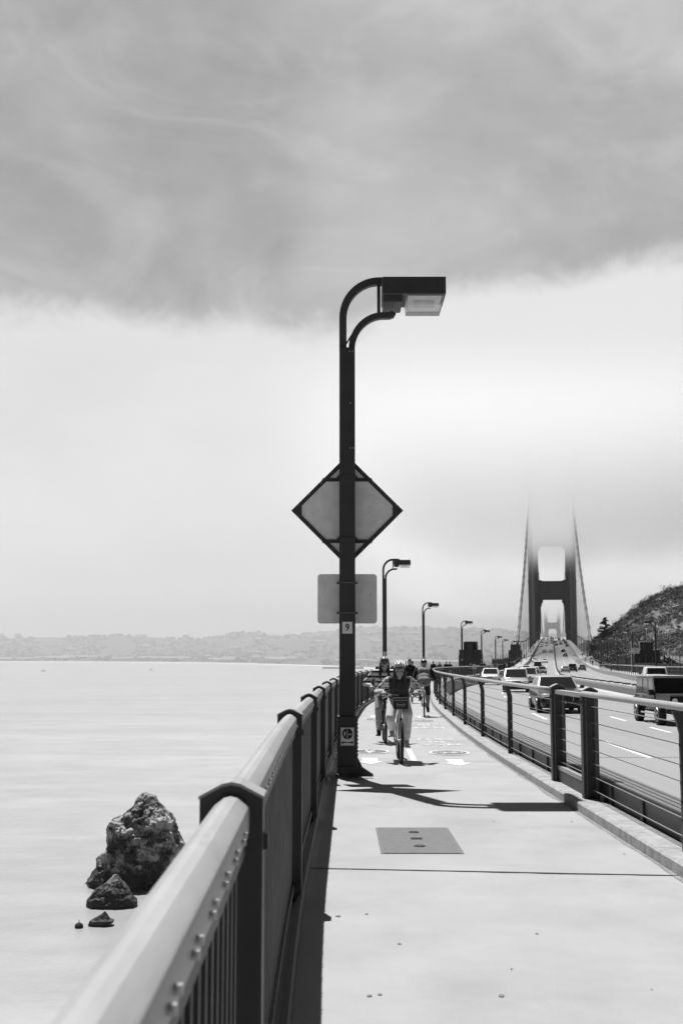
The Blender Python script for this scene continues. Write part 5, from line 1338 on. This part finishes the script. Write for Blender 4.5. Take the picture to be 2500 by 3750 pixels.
# ================================================================== water, rocks, far shore
WZ = -70.
def water_material():
    m = mat('sea water', .30, .3, .5); nt = m.node_tree; b = nt.nodes['Principled BSDF']; b.inputs['IOR'].default_value = 1.33
    N = nt.nodes.new; tc = N('ShaderNodeTexCoord'); outs = []
    for sc, st in ((.35, (1, .6, 1)), (.06, (.5, 1, 1)), (.012, (.35, 1.3, 1))):
        mp = N('ShaderNodeMapping'); mp.inputs['Scale'].default_value = st; n = N('ShaderNodeTexNoise'); n.inputs['Scale'].default_value = sc; n.inputs['Detail'].default_value = 7; n.inputs['Roughness'].default_value = .6
        nt.links.new(tc.outputs['Object'], mp.inputs[0]); nt.links.new(mp.outputs[0], n.inputs['Vector']); outs.append(n.outputs['Fac'])
    bp = N('ShaderNodeBump'); bp.inputs['Strength'].default_value = .6; bp.inputs['Distance'].default_value = .6; nt.links.new(outs[0], bp.inputs['Height'])
    b2 = N('ShaderNodeBump'); b2.inputs['Strength'].default_value = .25; b2.inputs['Distance'].default_value = 2.; nt.links.new(outs[1], b2.inputs['Height']); nt.links.new(bp.outputs[0], b2.inputs['Normal']); nt.links.new(b2.outputs[0], b.inputs['Normal'])
    mx = N('ShaderNodeMath'); mx.operation = 'MULTIPLY'; nt.links.new(outs[1], mx.inputs[0]); nt.links.new(outs[2], mx.inputs[1])
    r = N('ShaderNodeMapRange'); r.inputs['From Min'].default_value = .14; r.inputs['From Max'].default_value = .36; r.inputs['To Min'].default_value = .315; r.inputs['To Max'].default_value = .415
    nt.links.new(mx.outputs[0], r.inputs['Value']); nt.links.new(r.outputs[0], b.inputs['Base Color']); return m
sheet('water', [(-6000, -400, WZ), (5000, -400, WZ), (5000, 9000, WZ), (-6000, 9000, WZ)], [(0, 1, 2, 3)], water_material(), 'structure')
M['rock'] = mat('wet sea rock', .36, .7, .5, var=.75, scale=.5, bump=1., bscale=.9, dark=.02, dscale=.16, dthr=(.46, .56), bd=.9)
nt_r = M['rock'].node_tree; _N = nt_r.nodes.new; _geo = _N('ShaderNodeNewGeometry'); _sep = _N('ShaderNodeSeparateXYZ'); nt_r.links.new(_geo.outputs['Position'], _sep.inputs[0])
_wn = _N('ShaderNodeTexNoise'); _wn.inputs['Scale'].default_value = .25; _wn.inputs['Detail'].default_value = 5; nt_r.links.new(_geo.outputs['Position'], _wn.inputs['Vector'])
_ma = _N('ShaderNodeMath'); _ma.operation = 'MULTIPLY_ADD'; _ma.inputs[1].default_value = -16.; nt_r.links.new(_wn.outputs['Fac'], _ma.inputs[0]); nt_r.links.new(_sep.outputs['Z'], _ma.inputs[2])
_wr = _N('ShaderNodeMapRange'); _wr.inputs['From Min'].default_value = WZ - 3.5; _wr.inputs['From Max'].default_value = WZ - 1.; nt_r.links.new(_ma.outputs[0], _wr.inputs['Value'])
_b = nt_r.nodes['Principled BSDF']; _src = _b.inputs['Base Color'].links[0].from_socket; _mx = _N('ShaderNodeMix'); _mx.data_type = 'FLOAT'; nt_r.links.new(_wr.outputs[0], _mx.inputs[0]); _mx.inputs[2].default_value = .02; nt_r.links.new(_src, _mx.inputs[3]); nt_r.links.new(_mx.outputs[0], _b.inputs['Base Color'])
def rock(name, label, L, Rr, base_px, sc=.8, amp=1., nu=150, nt_=110, seed=0., cat='rock'):
    """outline of the rock seen from the walk (photo pixels), given a real depth and rough relief"""
    fx = lambda zx: 200 + zx / 2.851; fy = lambda zy: 2850 + zy / 2.851
    D = atz(fx(base_px[0]), fy(base_px[1]), WZ).y
    def conv(pts):
        q = [at(fx(a), fy(b), D) for a, b in pts]; return [(p.z, p.x) for p in q][::-1]
    def interp(ps):
        def f(z):
            if z <= ps[0][0]: return ps[0][1]
            for i in range(len(ps) - 1):
                if ps[i][0] <= z <= ps[i + 1][0]: return ps[i][1] + (ps[i + 1][1] - ps[i][1]) * (z - ps[i][0]) / max(1e-6, ps[i + 1][0] - ps[i][0])
            return ps[-1][1]
        return f
    lp, rp_ = sorted(conv(L)), sorted(conv(Rr)); fl, frr = interp(lp), interp(rp_); zt = max(lp[-1][0], rp_[-1][0]); zb = WZ - 1.5
    vs = []; fs = []; c0 = at(fx(base_px[0]), fy(base_px[1]), D)
    for i in range(nt_ + 1):
        t = i / nt_; z = zt - (zt - zb) * t ** 1.0; l, r_ = fl(z), frr(z); cx = (l + r_) / 2; hw = max(.02, (r_ - l) / 2)
        for k in range(nu):
            a = 2 * math.pi * k / nu; ca, sa = math.cos(a), math.sin(a); ex = .8
            x = cx + hw * math.copysign(abs(ca) ** ex, ca); y = D + hw * sc * math.copysign(abs(sa) ** ex, sa) + (0 if sa < 0 else hw * .2 * sa)
            p = V((x, y, z)); q = p * .16 + V((seed, 0, 0)); w = amp * min(1., hw / 9.)
            d = (1 - abs(noise.noise(q))) * 1.5 - 1.1 + noise.noise(p * .45 + V((seed, 9, 0))) * .8 + (1 - abs(noise.noise(V((p.x, p.y, p.z * .55)) * .8 + V((seed, 3, 1))))) * 1.0 - .75 + noise.noise(p * 2.1) * .22 + (.55 - noise.voronoi(p * .22 + V((seed, 1, 2)))[0][0]) * 1.3 + (.5 - noise.voronoi(p * .6 + V((seed, 4, 2)))[0][0]) * .5
            n = V((ca, sa * 1.1, .25)).normalized(); vs.append(p + n * (d * w * (.55 if abs(ca) > .85 else 1.)) + V((0, 0, noise.noise(p * .5) * .5 * w)))
    for i in range(nt_):
        for k in range(nu): fs.append((i * nu + k, i * nu + (k + 1) % nu, (i + 1) * nu + (k + 1) % nu, (i + 1) * nu + k))
    fs.append(tuple(range(nu))[::-1])
    c = V((c0.x, D, WZ)); mb = MB(); mb.add([v - c for v in vs], fs); o = mb.build(name, M['rock'], None, False); o.location = c; tag(o, label, cat); return o
rock('sea_rock', 'largest jagged sea rock, tall and pointed, standing in pale water', [(915, 150), (850, 215), (835, 285), (740, 360), (640, 430), (562, 490), (548, 570), (556, 730), (470, 850), (440, 950), (345, 1078), (335, 1110)],
     [(960, 150), (1050, 190), (1080, 260), (1180, 350), (1240, 450), (1268, 560), (1322, 700), (1315, 800), (1280, 1000), (1240, 1110)], (800, 1100), .8, 1.6, 170, 130, 2.3)
rock('sea_rock', 'middle sized sharp triangular rock in front of the largest rock', [(620, 1008), (600, 1030), (545, 1085), (400, 1190), (350, 1265), (338, 1320), (338, 1345)], [(655, 1008), (700, 1065), (750, 1125), (800, 1215), (860, 1280), (872, 1300), (800, 1345)], (600, 1335), .6, .9, 120, 80, 4.)
rock('sea_rock', 'smallest ragged rock, low in the water near the pipe end of the railing', [(520, 1392), (485, 1425), (440, 1450), (375, 1490), (356, 1530), (354, 1548)], [(530, 1392), (555, 1430), (580, 1475), (618, 1488), (612, 1510), (540, 1548)], (470, 1540), .6, .6, 90, 50, 8.)
bu = at(290, 3395, 325); bu = atz(289, 3399, WZ)
mb = MB(); mb.ball((0, 0, .3), (1.1, 1.1, 1.), 12, 8); mb.cyl((0, 0, 1), (0, 0, 1.9), .1, 6); place(mb.build('buoy', M['rubber']), bu, 0, 'tiny round dark buoy floating beside the smallest rock'); bpy.data.objects['buoy']['category'] = 'buoy'
# far shore
M['shore'] = mat('wooded shore', .07, .95, .1, var=.4, scale=.004, dark=.16, dscale=.006, dthr=(.55, .7)); M['wood'] = mat('distant trees', .04, .95, .1, var=.3, scale=.01)
M['wall_pale'] = mat('pale house walls', .55, .9, .1); M['roof_grey'] = mat('grey roofs', .3, .9, .1); M['beach'] = mat('pale beach', .62, .95, .1)
sy = spline([(-300, 2424), (0, 2424), (700, 2428), (1100, 2437), (1250, 2442), (1450, 2453), (1700, 2463), (2300, 2475)])
sk = spline([(-300, 2335), (0, 2338), (150, 2336), (250, 2333), (450, 2328), (600, 2338), (700, 2341), (791, 2336), (889, 2318), (945, 2317), (995, 2331), (1096, 2325), (1226, 2310), (1330, 2300), (1450, 2296), (1600, 2302), (1800, 2306), (1950, 2318), (2100, 2332), (2300, 2338)])
RD = 5600.
def shore(px, t):
    """t 0 at the water line, 1 on the ridge"""
    a = atz(px, sy(px), WZ); d = a.y + (RD - a.y) * t; zt = at(px, sk(px), RD).z
    k = .06 * smooth01(t / .12) + .94 * smooth01((t - .16) / .84) ** 1.1
    z = WZ + .5 + (zt - WZ) * k; u = (px - CX) / F
    z += (noise.noise(V((u * 60, d * .004, 1))) * 10 + noise.noise(V((u * 160, d * .008, 1))) * 4) * smooth01((t - .15) / .3) * (1 - .6 * smooth01((t - .8) / .2))
    return V((at(px, 2345, d).x, d, z))
vs = []; fs = []; nx, ny = 150, 34
for j in range(ny + 3):
    for i in range(nx + 1):
        px = -300 + 2600 * i / nx
        if j <= ny: vs.append(shore(px, (j / ny) ** 1.2))
        else: q = shore(px, 1.); vs.append(q + V((0, 500 * (j - ny), -25 * (j - ny))))
for j in range(ny + 2):
    for i in range(nx): a = j * (nx + 1) + i; fs.append((a, a + 1, a + nx + 2, a + nx + 1))
sheet('hills', vs, fs, M['shore'], 'structure')
bv = []; 
for i in range(nx + 1):
    px = -300 + 2600 * i / nx; a = shore(px, 0); bv += [V((a.x, a.y - 45, WZ + .1)), V((a.x, a.y + 25, WZ + 1.6))]
sheet('beach', bv, [(2 * i, 2 * i + 2, 2 * i + 3, 2 * i + 1) for i in range(nx)], M['beach'], 'structure')
rnd = random.Random(12); mb = MB()
for _ in range(2200):
    px = rnd.uniform(-250, 2250); t = rnd.uniform(.05, 1.) ** 1.1
    if noise.noise(V((px * .008, t * 4, 5))) < -.12: continue
    p = shore(px, t); r = rnd.uniform(4, 9); mb.ball(p + V((0, 0, r * .3)), (r * 1.3, r, r * rnd.uniform(.7, 1.1)), 7, 5)
mb.build('woodland', M['wood'])['kind'] = 'stuff'
def house_proto(w, d, h, rf, n=1):
    root = empty('distant_house'); mb = MB(); mb.box((0, 0, h / 2), (w, d, h)); mb.build('wall', M['wall_pale'], root); mb = MB()
    for k in range(n):
        x0 = -w / 2 + w * k / n; x1 = x0 + w / n
        if n > 1: mb.prism([(x0, 0, h), (x1, 0, h), ((x0 + x1) / 2, 0, h + rf)], (0, -d / 2 - .2, 0), (0, d / 2 + .2, 0))
        else: mb.prism([(0, -d / 2 - .4, h), (0, d / 2 + .4, h), (0, 0, h + rf)], (-w / 2 - .4, 0, 0), (w / 2 + .4, 0, 0))
    mb.build('roof', M['roof_grey'], root); return root
hp = [house_proto(22, 14, 8, 4), house_proto(46, 18, 9, 4), house_proto(14, 14, 16, 1), house_proto(70, 24, 9, 5), house_proto(84, 22, 9, 5, 9)]
hu = set()
def house(k, px, t, label='pale low house among trees on the hazy far shore', group='houses on the hazy far shore'):
    o = hp[k] if k not in hu else copy_tree(hp[k]); hu.add(k); place(o, shore(px, t) - V((0, 0, 1.)), rnd.uniform(-.3, .3), label, group); o['category'] = 'house'; return o
house(4, 990, .05, 'long white shed with a row of gables by the far beach'); del hp[4]['group']
for px, t, k in ((215, .11, 3), (250, .13, 3), (290, .14, 3), (330, .13, 3), (350, .15, 1), (200, .08, 3), (235, .07, 1), (450, .06, 3), (545, .09, 3), (570, .1, 1), (620, .09, 1), (660, .1, 3), (20, .04, 3), (80, .04, 1), (115, .05, 1), (820, .05, 3), (790, .06, 1), (1010, .13, 3), (1045, .16, 1), (1085, .17, 3), (1100, .15, 2), (1330, .1, 1), (1470, .09, 1), (1530, .12, 3), (1600, .1, 1), (1625, .12, 3)):
    house(k, px, t)
for _ in range(80):
    t = rnd.uniform(.05, .95); house(rnd.choice([0, 0, 1, 2]), rnd.uniform(-20, 1680), t)
for px in (2, 65, 680): 
    o = copy_tree(hp[2]); place(o, shore(px, .97), 0, 'pale tower block on the hazy skyline', 'tower blocks on the hazy skyline'); o.scale = (2.0, 1.2, 1.3); o['category'] = 'building'
def boat(px, py, label, pale=False):
    q = atz(px, py, WZ); root = empty('boat', q, .3, label, 'boat'); mb = MB()
    mb.prism([(-5, -1.5, 1.2), (4, -1.6, 1.4), (6.2, 0, 2.0), (4, 1.6, 1.4), (-5, 1.5, 1.2)], (0, 0, -1.6), (0, 0, 0)); mb.build('hull', M['car_grey'] if not pale else M['alu'], root)
    mb = MB(); mb.bbox((-.5, 0, 2.2), (3, 2, 1.8), .2); mb.build('cabin', M['car_grey'] if not pale else M['wall_pale'], root); mb = MB(); mb.cyl((-.8, 0, 3), (-.8, 0, 6.5), .1, 5); mb.build('mast', M['black'], root)
boat(158, 2459, 'tiny dark fishing boat on the far water at the left'); boat(553, 2455, 'tiny grey boat on the far water, right of a darker boat', True)
a, b = atz(1182, 2450, WZ), atz(1330, 2449, WZ); mb = MB(); c = (a + b) / 2
mb.prism([(a.x - c.x, -9, 0), (b.x - c.x, -9, 0), (b.x - c.x, 9, 0), (a.x - c.x, 9, 0)], (0, 0, -2), (0, 0, 4.5))
for k in range(14): mb.box((a.x - c.x + (b.x - a.x) * k / 13, -9.3, 0), (1.2, 1.2, 10))
place(mb.build('pier', M['steel_mid']), c, 0, 'low dark pier lying off the far beach beside the lamp pole'); bpy.data.objects['pier']['category'] = 'pier'
# ================================================================== air
def volume_box(name, lo, hi, density, g=.2, col=.82, hetero=None):
    mb = MB(); mb.box([(a + b) / 2 for a, b in zip(lo, hi)], [b - a for a, b in zip(lo, hi)])
    m = bpy.data.materials.new(name + ' air'); m.use_nodes = True; nt = m.node_tree; nt.nodes.clear()
    out = nt.nodes.new('ShaderNodeOutputMaterial'); v = nt.nodes.new('ShaderNodeVolumePrincipled')
    v.inputs['Color'].default_value = (col, col, col, 1); v.inputs['Density'].default_value = density; v.inputs['Anisotropy'].default_value = g
    nt.links.new(v.outputs[0], out.inputs['Volume'])
    if hetero: hetero(nt, v, density)
    else: m.cycles.homogeneous_volume = True
    o = mb.build(name, m); o['kind'] = 'stuff'; o.display_type = 'WIRE'; return o
volume_box('haze', (-4600, -320, -71), (3600, 8200, 165), .00003)
volume_box('fog_bank', (-4500, 1080, -70.5), (3500, 8100, 160), FOG_D, .3, FOG_C)
def cloud_nodes(ya, yb, yc, yd, za, zb, zc, zd, w0, w1, amp):
    """low cloud wrapped round the line of the bridge: soft in every direction, torn by noise underneath"""
    def build(nt, v, dens):
        N = nt.nodes.new; tc = N('ShaderNodeTexCoord'); sx = N('ShaderNodeSeparateXYZ'); nt.links.new(tc.outputs['Object'], sx.inputs[0])
        def mr(src, a, b, c=0., d=1.):
            r = N('ShaderNodeMapRange'); r.interpolation_type = 'SMOOTHSTEP'; r.inputs['From Min'].default_value = a; r.inputs['From Max'].default_value = b; r.inputs['To Min'].default_value = c; r.inputs['To Max'].default_value = d
            nt.links.new(src, r.inputs['Value']); return r.outputs[0]
        def op(o, a, b, c=None):
            m = N('ShaderNodeMath'); m.operation = o
            for i, x in enumerate((a, b, c)):
                if x is None: continue
                if hasattr(x, 'node'): nt.links.new(x, m.inputs[i])
                else: m.inputs[i].default_value = x
            return m.outputs[0]
        X, Y, Z = sx.outputs
        off = op('MULTIPLY_ADD', Y, -.1826, X); off = op('ABSOLUTE', op('SUBTRACT', off, .7), 0)
        n = N('ShaderNodeTexNoise'); n.inputs['Scale'].default_value = .03; n.inputs['Detail'].default_value = 4; nt.links.new(tc.outputs['Object'], n.inputs['Vector'])
        zz = op('MULTIPLY_ADD', op('SUBTRACT', n.outputs['Fac'], .5), amp, Z)
        d = op('MULTIPLY', mr(zz, za, zb), mr(Z, zc, zd, 1, 0)); d = op('MULTIPLY', d, op('MULTIPLY', mr(Y, ya, yb), mr(Y, yc, yd, 1, 0))); d = op('MULTIPLY', d, mr(off, w0, w1, 1, 0))
        nt.links.new(op('MULTIPLY', d, dens), v.inputs['Density'])
    return build
volume_box('low_cloud', (-80, TY - 455, 40), (345, TY + 85, 158), CLOUD_D, .08, CLOUD_C, cloud_nodes(TY - 450, TY - 280, TY + 20, TY + 80, CLOUD_Z, CLOUD_Z + 38, 118, 156, 60, 160, 22.))
volume_box('far_low_cloud', (-60, 1190, 35), (950, 3000, 160), 0.006, .3, .85, cloud_nodes(1200, 1400, 2650, 2990, 38, 75, 118, 158, 90, 270, 30.))
# ================================================================== sky
world = bpy.data.worlds.new('World'); SC.world = world; world.use_nodes = True; nt = world.node_tree; bg = nt.nodes['Background']
SUN = V((-1.09, 3.1, 6.6)).normalized(); sun_el = math.asin(SUN.z); sun_az = math.atan2(SUN.x, SUN.y)
N = nt.nodes.new; LK = nt.links.new
sky = N('ShaderNodeTexSky'); sky.sky_type = 'NISHITA'; sky.sun_disc = False; sky.sun_elevation = sun_el; sky.sun_rotation = sun_az
bw = N('ShaderNodeRGBToBW'); LK(sky.outputs[0], bw.inputs[0])
def math_(op, a, b=None, c=None, clamp=False):
    m = N('ShaderNodeMath'); m.operation = op; m.use_clamp = clamp
    for i, x in enumerate((a, b, c)):
        if x is None: continue
        if hasattr(x, 'node'): LK(x, m.inputs[i])
        else: m.inputs[i].default_value = x
    return m.outputs[0]
def sst(src, a, b, c=0., d=1.):
    r = N('ShaderNodeMapRange'); r.interpolation_type = 'SMOOTHSTEP'
    for k, x in (('From Min', a), ('From Max', b), ('To Min', c), ('To Max', d)): r.inputs[k].default_value = x
    LK(src, r.inputs['Value']); return r.outputs[0]
def mixf(f, a, b):
    m = N('ShaderNodeMix'); m.data_type = 'FLOAT'
    for i, x in ((0, f), (2, a), (3, b)):
        if hasattr(x, 'node'): LK(x, m.inputs[i])
        else: m.inputs[i].default_value = x
    return m.outputs[0]
tc = N('ShaderNodeTexCoord'); sep = N('ShaderNodeSeparateXYZ'); LK(tc.outputs['Generated'], sep.inputs[0]); dx, dy, dz = sep.outputs
el = math_('MULTIPLY', math_('ARCSINE', dz), 57.2958); az = math_('MULTIPLY', math_('ARCTAN2', dx, dy), 57.2958)
def nz(scale, detail, rough, st=(1, 1, 1), off=(0, 0, 0), dist=0.):
    mp = N('ShaderNodeMapping'); mp.inputs['Scale'].default_value = st; mp.inputs['Location'].default_value = off; n = N('ShaderNodeTexNoise'); n.inputs['Scale'].default_value = scale; n.inputs['Detail'].default_value = detail; n.inputs['Roughness'].default_value = rough; n.inputs['Distortion'].default_value = dist
    LK(tc.outputs['Generated'], mp.inputs[0]); LK(mp.outputs[0], n.inputs['Vector']); return n.outputs['Fac']
n_big = nz(3.2, 5, .5, (1, 1, 1.5), (.3, 0, .2), .6); n_mid = nz(11, 7, .58, (1, 1, 1.6), (2, 1, 0), .4); n_edge = nz(26, 8, .62, (1, 1, 1.3), (5, 2, 1), .3); n_low = nz(5, 4, .5, (1, 1, 2.2), (1, 7, 3))
# edge of the grey cloud deck: lower on the left, dipping left of the lamp, higher on the right
edge = math_('ADD', math_('ADD', sst(az, 0, 5, 14.8, 16.9), sst(az, -17, -4, 1., .5)), sst(az, 8, 17, 0, .7))
edge = math_('ADD', edge, math_('MULTIPLY', math_('SUBTRACT', n_edge, .5), 1.9)); edge = math_('ADD', edge, math_('MULTIPLY', math_('SUBTRACT', n_mid, .5), 2.2))
up = sst(math_('SUBTRACT', el, edge), -.8, 1.2)
deck = math_('ADD', sst(n_big, .33, .68, SKY_DK, SKY_LT), math_('MULTIPLY', math_('SUBTRACT', n_mid, .5), .13))
soft = math_('SUBTRACT', 1, math_('MULTIPLY', sst(math_('SUBTRACT', el, edge), .3, 3.2, 1, 0), .06))
n_wisp = nz(5.5, 9, .55, (1, 1, 1.9), (4, 3, 2), 1.6)
deck = math_('ADD', deck, math_('MULTIPLY', sst(n_wisp, .42, .8), .085))
deck = math_('MULTIPLY', deck, soft)
low = math_('SUBTRACT', SKY_BR, math_('MULTIPLY', math_('MULTIPLY', sst(n_low, .35, .75), sst(az, -6, 3, 1, .12)), .045))
low = math_('SUBTRACT', low, math_('MULTIPLY', sst(el, 1.5, 7, 1, 0), .03))
cl = mixf(up, low, deck)
# cloud only ahead in view; unseen sky overhead and behind dimmed to deepen shade
front = math_('MULTIPLY', sst(dy, .3, .74), sst(dz, .515, .62, 1, 0))
clear = math_('MULTIPLY', bw.outputs[0], SKY_UNSEEN)
LK(mixf(front, clear, cl), bg.inputs['Color']); bg.inputs['Strength'].default_value = 1.0
# ================================================================== sun
sl = bpy.data.lights.new('sun', 'SUN'); sl.energy = SUN_E; sl.angle = R(.5); sl.color = (1, 1, 1); so = bpy.data.objects.new('sun', sl); COL.objects.link(so)
so.rotation_euler = SUN.to_track_quat('Z', 'Y').to_euler(); so.location = (0, 0, 60)
# ================================================================== camera
cd = bpy.data.cameras.new('camera'); co = bpy.data.objects.new('camera', cd); COL.objects.link(co); SC.camera = co
cd.sensor_fit = 'HORIZONTAL'; cd.sensor_width = 24; cd.lens = 24 * F / 2500; cd.clip_start = .05; cd.clip_end = 30000
co.location = EYE; co.rotation_euler = (math.pi / 2 + PITCH, 0, 0)
cd.dof.use_dof = True; cd.dof.focus_distance = 17; cd.dof.aperture_fstop = 6.3
SC.view_settings.view_transform = 'Standard'; SC.view_settings.look = 'None'; SC.view_settings.gamma = 1.; SC.view_settings.exposure = EXPO
SC.cycles.volume_step_rate = .6; SC.cycles.volume_max_steps = 256; SC.cycles.max_bounces = 8; SC.cycles.transparent_max_bounces = 8; SC.cycles.volume_bounces = 4
